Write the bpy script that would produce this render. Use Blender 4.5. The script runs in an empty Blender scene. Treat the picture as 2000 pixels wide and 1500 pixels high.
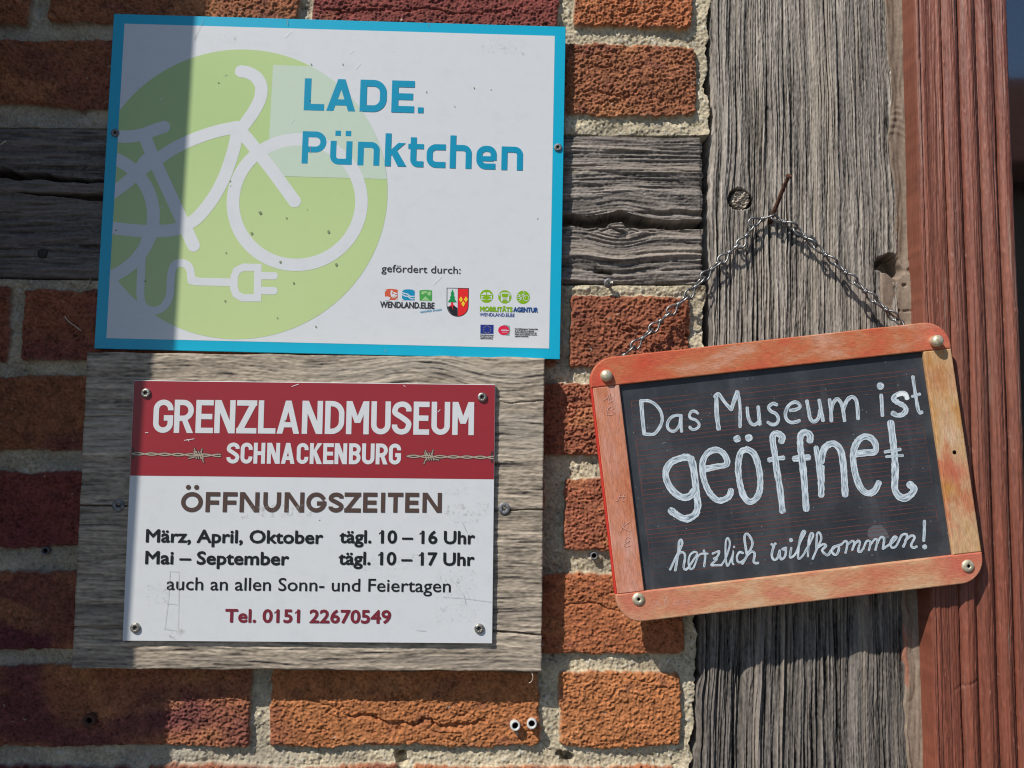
import bpy, bmesh, math, random
import numpy as np
from mathutils import Vector, Matrix
from mathutils.geometry import delaunay_2d_cdt

S = bpy.context.scene
C = S.collection
rng = np.random.default_rng(7)
random.seed(7)

# ------------------------------------------------------------------ camera
YAW, PITCH, ROLL, FPX = 0.0148239, 0.07297009, 0.00944538, 1614.374
CAM = np.array([0.0, -0.70449, 0.0])
IW, IH = 2000.0, 1500.0
_fwd = np.array([math.sin(YAW)*math.cos(PITCH), math.cos(YAW)*math.cos(PITCH), math.sin(PITCH)])
_r0 = np.array([math.cos(YAW), -math.sin(YAW), 0.0])
_u0 = np.cross(_r0, _fwd)
_R = math.cos(ROLL)*_r0 + math.sin(ROLL)*_u0
_U = -math.sin(ROLL)*_r0 + math.cos(ROLL)*_u0
cam = bpy.data.cameras.new('camera')
cam.sensor_width = 36.0
cam.lens = FPX/IW*36.0
cam.clip_start, cam.clip_end = 0.02, 500.0
cam_o = bpy.data.objects.new('camera', cam)
cam_o.matrix_world = Matrix(((_R[0], _U[0], -_fwd[0], CAM[0]), (_R[1], _U[1], -_fwd[1], CAM[1]),
                             (_R[2], _U[2], -_fwd[2], CAM[2]), (0, 0, 0, 1)))
C.objects.link(cam_o)
S.camera = cam_o

def at(px, py, y=0.0):
    """The point of the plane Y = y (parallel to the wall) seen at a pixel of the photograph."""
    d = _fwd + (px - IW/2)/FPX*_R - (py - IH/2)/FPX*_U
    t = (y - CAM[1])/d[1]
    return CAM + t*d

# ------------------------------------------------------------------ light
SX, SZ = 1.05, 1.55                       # sunlight runs (SX, 1, -SZ): from the upper left
ldir = Vector((SX, 1.0, -SZ)).normalized()
elev = math.asin(-ldir.z)
azim = math.atan2(-ldir.x, -ldir.y)
w = bpy.data.worlds.new('World'); S.world = w; w.use_nodes = True
nt = w.node_tree
sky = nt.nodes.new('ShaderNodeTexSky'); sky.sky_type = 'NISHITA'; sky.sun_disc = False
sky.sun_elevation = elev; sky.sun_rotation = azim; sky.air_density = 1.0; sky.dust_density = 0.2; sky.ozone_density = 3.0
nt.links.new(sky.outputs[0], nt.nodes['Background'].inputs[0])
nt.nodes['Background'].inputs[1].default_value = 0.100
sun = bpy.data.lights.new('sun', 'SUN'); sun.energy = 4.4; sun.angle = math.radians(0.5); sun.color = (1.0, 0.955, 0.89)
sun_o = bpy.data.objects.new('sun', sun); C.objects.link(sun_o)
sun_o.rotation_euler = ldir.to_track_quat('-Z', 'Y').to_euler()
S.cycles.filter_width = 1.15
S.view_settings.view_transform = 'Standard'; S.view_settings.look = 'None'
S.view_settings.exposure = 0.10; S.view_settings.gamma = 1.0

# ------------------------------------------------------------------ scene helpers
def tag(o, label=None, cat=None, group=None, kind=None):
    if label: o['label'] = label
    if cat: o['category'] = cat; o['kind'] = 'thing'
    if group: o['group'] = group
    if kind: o['kind'] = kind
    return o

def thing(name, loc, label, cat, group=None, roty=0.0):
    o = bpy.data.objects.new(name, None); C.objects.link(o)
    o.empty_display_size = 0.02
    o.location = loc; o.rotation_euler = (0, roty, 0)
    return tag(o, label, cat, group)

def link(name, me, m, parent=None, smooth=False):
    if m is not None:
        for k in (m if isinstance(m, (list, tuple)) else [m]): me.materials.append(k)
    if smooth: me.polygons.foreach_set('use_smooth', [True]*len(me.polygons))
    o = bpy.data.objects.new(name, me); C.objects.link(o)
    if parent is not None: o.parent = parent
    return o

def from_bm(name, bm, m, parent=None, smooth=False):
    me = bpy.data.meshes.new(name); bm.to_mesh(me); bm.free()
    return link(name, me, m, parent, smooth)

# ------------------------------------------------------------------ materials
class NT:
    def __init__(s, name, rough=0.6, spec=0.5, metal=0.0, color=(0.5, 0.5, 0.5)):
        s.m = bpy.data.materials.new(name); s.m.use_nodes = True
        s.t = s.m.node_tree; s.b = s.t.nodes['Principled BSDF']
        s.b.inputs['Roughness'].default_value = rough
        s.b.inputs['Specular IOR Level'].default_value = spec
        s.b.inputs['Metallic'].default_value = metal
        s.b.inputs['Base Color'].default_value = (*color, 1)
        s._tc = None
    def n(s, t, **kw):
        x = s.t.nodes.new(t)
        for k, v in kw.items(): setattr(x, k, v)
        return x
    def l(s, a, b): s.t.links.new(a, b)
    def coord(s, scale=(1, 1, 1), kind='Object'):
        if s._tc is None: s._tc = s.n('ShaderNodeTexCoord')
        mp = s.n('ShaderNodeMapping'); mp.inputs['Scale'].default_value = scale
        s.l(s._tc.outputs[kind], mp.inputs[0]); return mp.outputs[0]
    def noise(s, scale=(1, 1, 1), freq=10, detail=4, rough=0.55, dist=0.0):
        x = s.n('ShaderNodeTexNoise'); x.inputs['Scale'].default_value = freq
        x.inputs['Detail'].default_value = detail; x.inputs['Roughness'].default_value = rough
        x.inputs['Distortion'].default_value = dist
        s.l(s.coord(scale), x.inputs['Vector']); return x.outputs['Fac']
    def ramp(s, fac, stops, interp='LINEAR'):
        r = s.n('ShaderNodeValToRGB'); cr = r.color_ramp; cr.interpolation = interp
        while len(cr.elements) < len(stops): cr.elements.new(0.5)
        for e, (p, c) in zip(cr.elements, stops):
            e.position = p; e.color = (*c, 1) if len(c) == 3 else c
        s.l(fac, r.inputs[0]); return r.outputs[0]
    def mix(s, fac, a, b, mode='MIX'):
        x = s.n('ShaderNodeMix'); x.data_type = 'RGBA'; x.blend_type = mode
        for v, i in ((fac, 0), (a, 6), (b, 7)):
            if hasattr(v, 'is_output'): s.l(v, x.inputs[i])
            elif i == 0: x.inputs[0].default_value = v
            else: x.inputs[i].default_value = (*v, 1)
        return x.outputs[2]
    def attr(s, name):
        a = s.n('ShaderNodeAttribute'); a.attribute_name = name; return a
    def base(s, sock): s.l(sock, s.b.inputs['Base Color'])
    def rough(s, sock): s.l(sock, s.b.inputs['Roughness'])
    def bump(s, sock, strength=0.3, dist=0.001):
        b = s.n('ShaderNodeBump'); b.inputs['Strength'].default_value = strength
        b.inputs['Distance'].default_value = dist
        s.l(sock, b.inputs['Height']); s.l(b.outputs[0], s.b.inputs['Normal'])

def g3(v): return (v, v, v)

def mat_vcol(name, rough, spec, freq, bdist, bstr=0.6, scale=(1, 1, 1)):
    k = NT(name, rough, spec)
    a = k.attr('Col').outputs['Color']
    k.base(k.mix(1.0, a, k.ramp(k.noise(scale, freq, 3), [(0.25, g3(0.78)), (0.75, g3(1.2))]), 'MULTIPLY'))
    k.bump(k.noise(scale, freq*0.8, 5, 0.65), bstr, bdist)
    return k.m

M = {}
M['brick'] = mat_vcol('brick_and_mortar', 0.9, 0.25, 900, 0.0007)
M['oak'] = mat_vcol('weathered_oak', 0.82, 0.3, 1.0, 0.0005, 0.7, (1500, 1500, 90))
M['oak_h'] = mat_vcol('weathered_oak_horizontal', 0.82, 0.3, 1.0, 0.0005, 0.7, (90, 1500, 1500))
M['board'] = mat_vcol('weathered_board', 0.8, 0.3, 1.0, 0.0003, 0.7, (140, 1800, 1800))
M['paint'] = mat_vcol('weathered_red_paint', 0.5, 0.45, 1.0, 0.0005, 0.8, (900, 900, 60))
M['seal'] = mat_vcol('sealant', 0.75, 0.3, 300, 0.0004, 0.5)

def print_mat(name, col, rough=0.38, dirt=0.10, col2=None, tex=60):
    """Printed colour on a sheet, with faint grime and sparse dark specks."""
    k = NT(name, rough, 0.32, color=col)
    k.b.inputs['Coat Weight'].default_value = 0.12; k.b.inputs['Coat Roughness'].default_value = 0.16
    if col2:
        c = k.mix(k.ramp(k.noise((1, 1, 1), 4.0, 1), [(0.35, g3(0)), (0.65, g3(1))]), col, col2)
    else:
        c = k.mix(0.0, col, col)
    grime = k.ramp(k.noise((1, 1, 1.4), tex, 6, 0.7), [(0.5, g3(0)), (0.8, g3(1))])
    c = k.mix(k.mix(dirt*2.2, g3(0), grime), c, tuple(0.62*v + 0.02 for v in col))
    v = k.n('ShaderNodeTexVoronoi'); v.inputs['Scale'].default_value = 70
    v.inputs['Randomness'].default_value = 1.0
    k.l(k.coord((1, 1, 1)), v.inputs['Vector'])
    sp = k.n('ShaderNodeMath'); sp.operation = 'LESS_THAN'; sp.inputs[1].default_value = 0.05
    k.l(v.outputs['Distance'], sp.inputs[0])
    gate = k.ramp(k.noise((1, 1, 1), 31, 2), [(0.55, g3(0)), (0.56, g3(1))])
    c = k.mix(k.mix(1.0, sp.outputs[0], gate, 'MULTIPLY'), c, tuple(0.25*v for v in col))
    k.base(c)
    k.bump(k.noise((1, 1, 1), 420, 3), 0.10, 0.0004)
    return k.m

M['cyan'] = print_mat('cyan_print', (0.0, 0.39, 0.58))
M['white'] = print_mat('white_sheet', (0.66, 0.675, 0.68), dirt=0.10)
M['lime'] = print_mat('lime_print', (0.43, 0.575, 0.235), dirt=0.03, col2=(0.50, 0.62, 0.275))
M['palelime'] = print_mat('pale_lime_print', (0.53, 0.63, 0.50), dirt=0.05)
M['petrol'] = print_mat('petrol_print', (0.0, 0.275, 0.44), dirt=0.05)
M['grey_ink'] = print_mat('grey_ink', (0.035, 0.032, 0.034), dirt=0)
M['crimson'] = print_mat('crimson_print', (0.305, 0.021, 0.031), dirt=0.12)
M['brown_ink'] = print_mat('brown_ink', (0.085, 0.052, 0.042), dirt=0.05)
M['black_ink'] = print_mat('black_ink', (0.012, 0.014, 0.016), dirt=0)
M['wine_ink'] = print_mat('wine_ink', (0.19, 0.022, 0.035), dirt=0.04)
for n_, c_ in dict(orange=(0.62, 0.10, 0.04), aqua=(0.0, 0.25, 0.45), leaf=(0.06, 0.33, 0.06), leaf2=(0.30, 0.55, 0.22),
                   apple=(0.22, 0.42, 0.0), navy=(0.012, 0.06, 0.22), blue=(0.03, 0.07, 0.30), red=(0.75, 0.015, 0.015),
                   black=(0.012, 0.01, 0.012), green=(0.0, 0.27, 0.06), gold=(0.85, 0.58, 0.02), euro=(0.012, 0.028, 0.22),
                   berry=(0.70, 0.01, 0.06), slategrey=(0.22, 0.33, 0.30), wire=(0.42, 0.34, 0.26), wiredark=(0.05, 0.03, 0.03),
                   haze_print=(0.42, 0.55, 0.68)).items():
    M[n_] = print_mat(n_ + '_ink', c_, dirt=0)

k = NT('galvanised_wire', 0.33, 0.5, 0.9, (0.55, 0.56, 0.56))
k.base(k.ramp(k.noise((1, 1, 1), 300, 3), [(0.35, (0.11, 0.11, 0.11)), (0.65, (0.34, 0.34, 0.33))])); k.b.inputs['Roughness'].default_value = 0.42; M['wire_metal'] = k.m
k = NT('screw_metal', 0.42, 0.5, 0.85, (0.42, 0.40, 0.36))
k.base(k.ramp(k.noise((1, 1, 1), 500, 4), [(0.35, (0.22, 0.20, 0.17)), (0.7, (0.55, 0.52, 0.45))])); M['screw'] = k.m
k = NT('grime_spot', 0.7, 0.3, 0, (0.24, 0.29, 0.15)); M['spot'] = k.m
k = NT('pencil_grey', 0.7, 0.3, 0, (0.30, 0.30, 0.30)); M['pencil'] = k.m
k = NT('faint_grey', 0.7, 0.3, 0, (0.46, 0.47, 0.48)); M['faintgrey'] = k.m
k = NT('dull_zinc', 0.6, 0.5, 0.6, (0.3, 0.3, 0.3))
k.base(k.ramp(k.noise((1, 1, 1), 500, 4), [(0.35, (0.13, 0.13, 0.13)), (0.7, (0.34, 0.34, 0.35))])); M['zinc'] = k.m
k = NT('recess', 0.7, 0.3, 0.3, (0.05, 0.045, 0.04)); M['recess'] = k.m
k = NT('rust', 0.8, 0.3, 0.1)
k.base(k.ramp(k.noise((1, 1, 1), 350, 5), [(0.3, (0.05, 0.022, 0.015)), (0.6, (0.12, 0.054, 0.034)), (0.8, (0.20, 0.11, 0.07))]))
k.bump(k.noise((1, 1, 1), 700, 4), 0.7, 0.0005); M['rust'] = k.m
k = NT('rivet_brass', 0.45, 0.5, 0.55)
k.base(k.ramp(k.noise((1, 1, 1), 420, 5), [(0.3, (0.42, 0.36, 0.22)), (0.5, (0.66, 0.58, 0.40)), (0.75, (0.75, 0.70, 0.58))])); M['rivet'] = k.m
k = NT('white_plastic', 0.5, 0.4, 0, (0.58, 0.57, 0.54)); M['plastic'] = k.m
k = NT('dark_plastic', 0.55, 0.4, 0, (0.045, 0.045, 0.05)); M['dplastic'] = k.m
k = NT('grey_plastic', 0.55, 0.4, 0, (0.16, 0.16, 0.17)); M['gplastic'] = k.m
k = NT('brown_plug', 0.7, 0.3, 0, (0.10, 0.05, 0.035)); M['brownplug'] = k.m
k = NT('hole_dark', 1.0, 0.0, 0, (0.006, 0.005, 0.005)); M['dark'] = k.m
k = NT('straw', 0.6, 0.3, 0, (0.62, 0.55, 0.42)); M['straw'] = k.m

def rail_mat(name, stops, along, stain=()):
    """Worn stained beech: fine grain along the rail, blotches of faded colour."""
    k = NT(name, 0.6, 0.3)
    sc = (6, 60, 60) if along == 'x' else (60, 60, 6)
    c = k.ramp(k.noise((0.35, 1, 1) if along == 'x' else (1, 1, 0.35), 42, 6, 0.68, 0.2), stops, 'B_SPLINE')
    for pos, rad, cc in stain:
        vd = k.n('ShaderNodeVectorMath'); vd.operation = 'DISTANCE'; k.l(k.coord((1, 1, 1)), vd.inputs[0]); vd.inputs[1].default_value = pos
        ad = k.n('ShaderNodeMath'); ad.operation = 'MULTIPLY_ADD'; k.l(k.noise((1, 1, 1), 70, 5, 0.7), ad.inputs[0]); ad.inputs[1].default_value = rad*2.2; k.l(vd.outputs['Value'], ad.inputs[2])
        c = k.mix(k.ramp(ad.outputs[0], [(rad*1.1, g3(0.85)), (rad*2.4, g3(0))]), c, cc)
    gr = k.ramp(k.noise(sc, 28, 5, 0.75), [(0.36, g3(0.66)), (0.62, g3(1.15))])
    c = k.mix(1.0, c, gr, 'MULTIPLY')
    fl = k.ramp(k.noise((sc[0]*0.9, 50, sc[2]*0.9), 55, 2), [(0.62, g3(0)), (0.72, g3(1))])
    c = k.mix(k.mix(0.35, g3(0), fl), c, (0.66, 0.40, 0.26))
    k.base(c); k.bump(k.noise(sc, 60, 4), 0.25, 0.0003)
    return k.m
RED = (0.58, 0.110, 0.055); ORA = (0.54, 0.19, 0.080); PNK = (0.62, 0.25, 0.16); YEL = (0.58, 0.34, 0.13); OCH = (0.52, 0.24, 0.05); TAN = (0.64, 0.42, 0.22)
M['rail_top'] = rail_mat('rail_orange_red', [(0.38, (0.66, 0.33, 0.22)), (0.46, ORA), (0.54, (0.60, 0.15, 0.065)), (0.63, RED)], 'x', [((-.142, 0, .09), .012, (0.62, 0.05, 0.035)), ((-.105, 0, .098), .012, (0.60, 0.085, 0.04)), ((.14, 0, .095), .018, (0.64, 0.15, 0.10))])
M['rail_bottom'] = rail_mat('rail_ochre_red', [(0.38, (0.66, 0.43, 0.25)), (0.47, (0.64, 0.35, 0.19)), (0.56, (0.60, 0.21, 0.11)), (0.65, PNK)], 'x', [((-.135, 0, -.09), .020, (0.60, 0.16, 0.10)), ((.135, 0, -.09), .022, (0.60, 0.12, 0.08)), ((.06, 0, -.095), .014, (0.58, 0.16, 0.08))])
M['rail_left'] = rail_mat('rail_pinkish', [(0.37, (0.52, 0.14, 0.06)), (0.46, (0.60, 0.24, 0.13)), (0.54, PNK), (0.64, (0.68, 0.38, 0.29))], 'z')
M['rail_right'] = rail_mat('rail_yellow_ochre', [(0.36, (0.55, 0.25, 0.07)), (0.45, (0.60, 0.36, 0.17)), (0.53, (0.64, 0.42, 0.24)), (0.62, (0.55, 0.18, 0.08))], 'z', [((.138, 0, -.018), .012, (0.55, 0.13, 0.08)), ((.139, 0, .012), .008, (0.72, 0.52, 0.33)), ((.128, 0, -.03), .010, OCH), ((.135, 0, .06), .012, (0.52, 0.20, 0.08))])
k = NT('redpaint_edge', 0.5, 0.4, 0, (0.62, 0.04, 0.025)); M['rail_red'] = k.m

k = NT('slate_black', 0.5, 0.5)
c = k.ramp(k.noise((1, 1, 1), 26, 6, 0.65), [(0.3, (0.022, 0.026, 0.031)), (0.5, (0.035, 0.040, 0.047)), (0.7, (0.062, 0.068, 0.075))])
v = k.n('ShaderNodeTexVoronoi'); v.inputs['Scale'].default_value = 230; k.l(k.coord((1, 1, 1)), v.inputs['Vector'])
sp = k.n('ShaderNodeMath'); sp.operation = 'LESS_THAN'; sp.inputs[1].default_value = 0.11; k.l(v.outputs['Distance'], sp.inputs[0])
gate = k.ramp(k.noise((1, 1, 1), 60, 3), [(0.54, g3(0)), (0.60, g3(0.6))])
c = k.mix(k.mix(1.0, sp.outputs[0], gate, 'MULTIPLY'), c, (0.35, 0.36, 0.37))
wash = k.ramp(k.noise((9, 1, 1.2), 9, 3), [(0.58, g3(0)), (0.78, g3(0.18))])
c = k.mix(wash, c, (0.18, 0.19, 0.20))
k.base(c); k.rough(k.ramp(k.noise((1, 1, 1), 30, 5), [(0.3, g3(0.40)), (0.7, g3(0.62))])); k.bump(k.noise((1, 1, 1), 700, 3), 0.15, 0.0003)
M['slate'] = k.m
k = NT('ruling_red', 0.6, 0.3); k.base(k.ramp(k.noise((1, 1, 1.6), 22, 4), [(0.38, (0.055, 0.042, 0.042)), (0.56, (0.165, 0.060, 0.046))])); M['ruling'] = k.m
k = NT('chalk_marker', 0.75, 0.25)
uv = k.n('ShaderNodeUVMap'); mp = k.n('ShaderNodeMapping'); mp.inputs['Scale'].default_value = (7.0, 0.9, 1); k.l(uv.outputs[0], mp.inputs[0])
nz = k.n('ShaderNodeTexNoise'); nz.inputs['Scale'].default_value = 1.0; nz.inputs['Detail'].default_value = 5; k.l(mp.outputs[0], nz.inputs['Vector'])
c = k.ramp(nz.outputs['Fac'], [(0.36, (0.10, 0.13, 0.155)), (0.47, (0.38, 0.45, 0.50)), (0.60, (0.68, 0.75, 0.79))])
sep = k.n('ShaderNodeSeparateXYZ'); k.l(uv.outputs[0], sep.inputs[0])
fr = k.n('ShaderNodeMath'); fr.operation = 'FRACT'; k.l(sep.outputs[0], fr.inputs[0])
rim = k.ramp(fr.outputs[0], [(0.0, g3(0.75)), (0.12, g3(0.55)), (0.25, g3(0.0)), (0.78, g3(0.0)), (0.88, g3(0.55)), (1.0, g3(0.75))])
c = k.mix(rim, c, (0.66, 0.73, 0.76))
k.base(c); M['chalk'] = k.m
k = NT('chalk_thick', 0.75, 0.25, 0, (0.82, 0.85, 0.84)); M['chalk2'] = k.m
k = NT('chalk_smudge', 0.8, 0.2, 0, (0.11, 0.115, 0.125)); M['smudge'] = k.m
k = NT('faint_pink', 0.6, 0.3, 0, (0.66, 0.36, 0.28)); M['faint'] = k.m

# ------------------------------------------------------------------ numeric noise
def gn(shape, sx, sz, seed):
    """Gaussian random field, correlation length sx by sz in cells, unit deviation."""
    r = np.random.default_rng(seed)
    nz, nx = shape
    f = np.fft.rfft2(r.standard_normal(shape))
    kx = np.fft.rfftfreq(nx)[None, :]; kz = np.fft.fftfreq(nz)[:, None]
    f *= np.exp(-2*math.pi**2*((kx*sx)**2 + (kz*sz)**2))
    a = np.fft.irfft2(f, s=shape)
    return (a - a.mean())/(a.std() + 1e-12)

def samp(a, i, j):
    """Bilinear periodic sample of a at row i, column j."""
    nz, nx = a.shape
    i0 = np.floor(i).astype(int); j0 = np.floor(j).astype(int); fi = i - i0; fj = j - j0
    i0 %= nz; j0 %= nx; i1 = (i0+1) % nz; j1 = (j0+1) % nx
    return (a[i0, j0]*(1-fi)*(1-fj) + a[i1, j0]*fi*(1-fj) + a[i0, j1]*(1-fi)*fj + a[i1, j1]*fi*fj)

def sst(a, b, x):
    t = np.clip((x-a)/(b-a), 0, 1); return t*t*(3-2*t)

def lerp3(a, b, t): return a*(1-t[..., None]) + np.asarray(b)*t[..., None]

def gridmesh(name, X, Y, Z, col, m, parent=None, skirt=None, smooth=False):
    """A sheet of quads facing the viewer (-Y); rows run downwards; skirt closes the rim back to Y = skirt."""
    nz, nx = X.shape
    V = np.stack([X, Y, Z], -1).reshape(-1, 3)
    idx = np.arange(nz*nx).reshape(nz, nx)
    q = np.stack([idx[:-1, :-1], idx[1:, :-1], idx[1:, 1:], idx[:-1, 1:]], -1).reshape(-1, 4)
    cols = None if col is None else col.reshape(-1, 3)
    if skirt is not None:
        ring = np.concatenate([idx[0, :], idx[1:, -1], idx[-1, -2::-1], idx[-2:0:-1, 0]])
        rv = V[ring].copy(); rv[:, 1] = skirt
        n0 = len(V); V = np.vstack([V, rv]); m_ = len(ring)
        a = ring; b = np.roll(ring, -1); c2 = n0 + np.arange(m_); d2 = n0 + np.roll(np.arange(m_), -1)
        q = np.vstack([q, np.stack([a, b, d2, c2], -1)])
        if cols is not None: cols = np.vstack([cols, cols[ring]])
    me = bpy.data.meshes.new(name)
    me.vertices.add(len(V)); me.vertices.foreach_set('co', V.astype(np.float32).ravel())
    me.loops.add(len(q)*4); me.loops.foreach_set('vertex_index', q.astype(np.int32).ravel())
    me.polygons.add(len(q)); me.polygons.foreach_set('loop_start', np.arange(0, len(q)*4, 4, dtype=np.int32))
    me.update(calc_edges=True); me.validate()
    if cols is not None:
        at_ = me.attributes.new('Col', 'FLOAT_COLOR', 'POINT')
        at_.data.foreach_set('color', np.hstack([np.clip(cols, 0.003, 0.95), np.ones((len(cols), 1))]).astype(np.float32).ravel())
    return link(name, me, m, parent, smooth)

def polyl(pts):
    """Photo polyline (px, py) on the wall plane -> function x(z)."""
    p = np.array([at(a, b, 0.0) for a, b in pts]); o = np.argsort(p[:, 2])
    return lambda z: np.interp(z, p[o, 2], p[o, 0])

def polyz(pts, y=0.0):
    p = np.array([at(a, b, y) for a, b in pts]); o = np.argsort(p[:, 0])
    return lambda x: np.interp(x, p[o, 0], p[o, 2])

# ------------------------------------------------------------------ plane shapes (millimetres)
def ccw(p):
    a = sum(p[i][0]*p[(i+1) % len(p)][1] - p[(i+1) % len(p)][0]*p[i][1] for i in range(len(p)))
    return list(p) if a > 0 else list(p)[::-1]

def circle(cx, cy, rx, ry=None, n=48, a0=0.0):
    ry = rx if ry is None else ry
    return [(cx + rx*math.cos(a0 + 2*math.pi*i/n), cy + ry*math.sin(a0 + 2*math.pi*i/n)) for i in range(n)]

def arc(cx, cy, rx, ry, a0, a1, n=10):
    return [(cx + rx*math.cos(math.radians(a0 + (a1-a0)*i/n)), cy + ry*math.sin(math.radians(a0 + (a1-a0)*i/n))) for i in range(n+1)]

def smooth_line(pts, n=6):
    P = [np.array(p, float) for p in pts]; P = [2*P[0]-P[1]] + P + [2*P[-1]-P[-2]]
    out = []
    for i in range(1, len(P)-2):
        p0, p1, p2, p3 = P[i-1:i+3]
        for j in range(n):
            t = j/n
            out.append(0.5*((2*p1) + (p2-p0)*t + (2*p0-5*p1+4*p2-p3)*t*t + (3*p1-p0-3*p2+p3)*t**3))
    out.append(P[-2]); return out

def offs(pts, t):
    """Left and right offset lines with mitred joints."""
    P = [np.array(p[:2], float) for p in pts]; n = len(P); L, Rr = [], []
    T = t if isinstance(t, (list, tuple)) else [t]*n
    for i in range(n):
        d0 = P[i]-P[i-1] if i > 0 else P[1]-P[0]
        d1 = P[i+1]-P[i] if i < n-1 else P[-1]-P[-2]
        d0 = d0/(np.linalg.norm(d0)+1e-9); d1 = d1/(np.linalg.norm(d1)+1e-9)
        m = d0+d1; m = m/(np.linalg.norm(m)+1e-9) if np.linalg.norm(m) > 1e-6 else d0
        nn = np.array([-m[1], m[0]]); s = max(0.45, float(np.dot(nn, np.array([-d0[1], d0[0]]))))
        L.append(P[i]+nn*T[i]/2/s); Rr.append(P[i]-nn*T[i]/2/s)
    return L, Rr

def stroke(pts, t, cap='b', closed=False):
    """A stroke as convex quads; cap b = butt, r = round."""
    q_ = []
    for p in pts:
        if not q_ or math.hypot(p[0]-q_[-1][0], p[1]-q_[-1][1]) > 1e-6: q_.append(p)
    if closed and math.hypot(q_[0][0]-q_[-1][0], q_[0][1]-q_[-1][1]) < 1e-6: q_.pop()
    if len(q_) == len(pts) or not isinstance(t, (list, tuple)): pts = q_
    pts = list(pts)
    if closed: pts = [pts[-1]] + pts + [pts[0], pts[1]]
    L, Rr = offs(pts, t)
    rg = range(1, len(pts)-2) if closed else range(len(pts)-1)
    out = [[tuple(L[i]), tuple(Rr[i]), tuple(Rr[i+1]), tuple(L[i+1])] for i in rg]
    if cap == 'r':
        T = t if isinstance(t, (list, tuple)) else [t]*len(pts)
        out += [circle(pts[0][0], pts[0][1], T[0]/2, n=16), circle(pts[-1][0], pts[-1][1], T[-1]/2, n=16)]
    return out

def clip_half(poly, ax, val, keep_less):
    out = []; f = (lambda p: val-p[ax]) if keep_less else (lambda p: p[ax]-val)
    for i in range(len(poly)):
        a, b = poly[i], poly[(i+1) % len(poly)]; fa, fb = f(a), f(b)
        if fa >= 0: out.append(a)
        if fa*fb < 0:
            t = fa/(fa-fb); out.append((a[0]+(b[0]-a[0])*t, a[1]+(b[1]-a[1])*t))
    return out

def clip01(polys, lo=0.0, hi=1.0):
    res = []
    for p in polys:
        p = clip_half(clip_half(p, 1, lo, False), 1, hi, True)
        if len(p) > 2: res.append(p)
    return res

def union_tris(add, sub=()):
    """Triangles covering the union of the polygons add less those in sub."""
    verts, faces, polys = [], [], []
    for kind, lst in ((1, add), (0, sub)):
        for p in lst:
            q = []
            for v in ccw(p):
                if not q or (abs(v[0]-q[-1][0]) + abs(v[1]-q[-1][1])) > 1e-4: q.append((float(v[0]), float(v[1])))
            if len(q) > 2 and abs(q[0][0]-q[-1][0]) + abs(q[0][1]-q[-1][1]) < 1e-4: q.pop()
            if len(q) < 3: continue
            faces.append(list(range(len(verts), len(verts)+len(q)))); verts += [Vector(v) for v in q]
            polys.append((kind, np.array(q)))
    edges = [(f[i], f[(i+1) % len(f)]) for f in faces for i in range(len(f))]
    vc, _, fc, _, _, _ = delaunay_2d_cdt(verts, edges, [], 0, 1e-4, False)
    co = np.array([(v.x, v.y) for v in vc]); fa = [list(f) for f in fc]
    tri = np.array([f[:3] for f in fa]); ce = co[tri].mean(1)
    o = np.argsort(ce[:, 0]); xs_ = ce[o, 0]
    inn, out = np.zeros(len(tri), bool), np.zeros(len(tri), bool)
    for kind, q in polys:
        i0, i1 = np.searchsorted(xs_, (q[:, 0].min(), q[:, 0].max())); ids = o[i0:i1]
        if not len(ids): continue
        x, y = ce[ids, 0], ce[ids, 1]; c = np.zeros(len(ids), bool)
        ax, ay = q[:, 0], q[:, 1]; bx, by = np.roll(ax, -1), np.roll(ay, -1)
        for j in range(len(q)):
            if ay[j] == by[j]: continue
            c ^= ((ay[j] > y) != (by[j] > y)) & (x < (bx[j]-ax[j])*(y-ay[j])/(by[j]-ay[j]) + ax[j])
        (inn if kind else out)[ids[c]] = True
    return vc, [fa[i] for i in np.nonzero(inn & ~out)[0]]

def flat(name, add, y, m, parent, sub=()):
    """A printed layer: a sheet in the X-Z plane (input in mm) at local depth y."""
    vc, tri = union_tris(add, sub)
    used = sorted({i for f in tri for i in f}); mp = {v: i for i, v in enumerate(used)}
    me = bpy.data.meshes.new(name)
    me.from_pydata([(vc[i].x/1000, y, vc[i].y/1000) for i in used], [], [[mp[i] for i in f] for f in tri])
    me.update()
    if len(me.polygons) and me.polygons[0].normal.y > 0: me.flip_normals()
    return link(name, me, m, parent)

def slab(name, outline, y0, y1, m, parent, bevel=0.0, smooth=False):
    """A solid plate: outline (mm) from depth y0 (front) back to y1, front rim bevelled (mm)."""
    bm = bmesh.new(); o = ccw(outline)
    vs = [bm.verts.new((a/1000, y0, b/1000)) for a, b in o]
    f = bm.faces.new(vs)
    r = bmesh.ops.extrude_face_region(bm, geom=[f])
    for g in r['geom']:
        if isinstance(g, bmesh.types.BMVert): g.co.y = y1
    bmesh.ops.recalc_face_normals(bm, faces=bm.faces[:])
    if bevel:
        ed = [e for e in bm.edges if abs(e.verts[0].co.y-y0) < 1e-7 and abs(e.verts[1].co.y-y0) < 1e-7]
        bmesh.ops.bevel(bm, geom=ed, offset=bevel/1000, segments=2, profile=0.5, affect='EDGES')
    return from_bm(name, bm, m, parent, smooth)

# ------------------------------------------------------------------ lettering
def ell(cx, cy, rx, ry, a0, a1, n=12): return arc(cx, cy, rx, ry, a0, a1, n)

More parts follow.
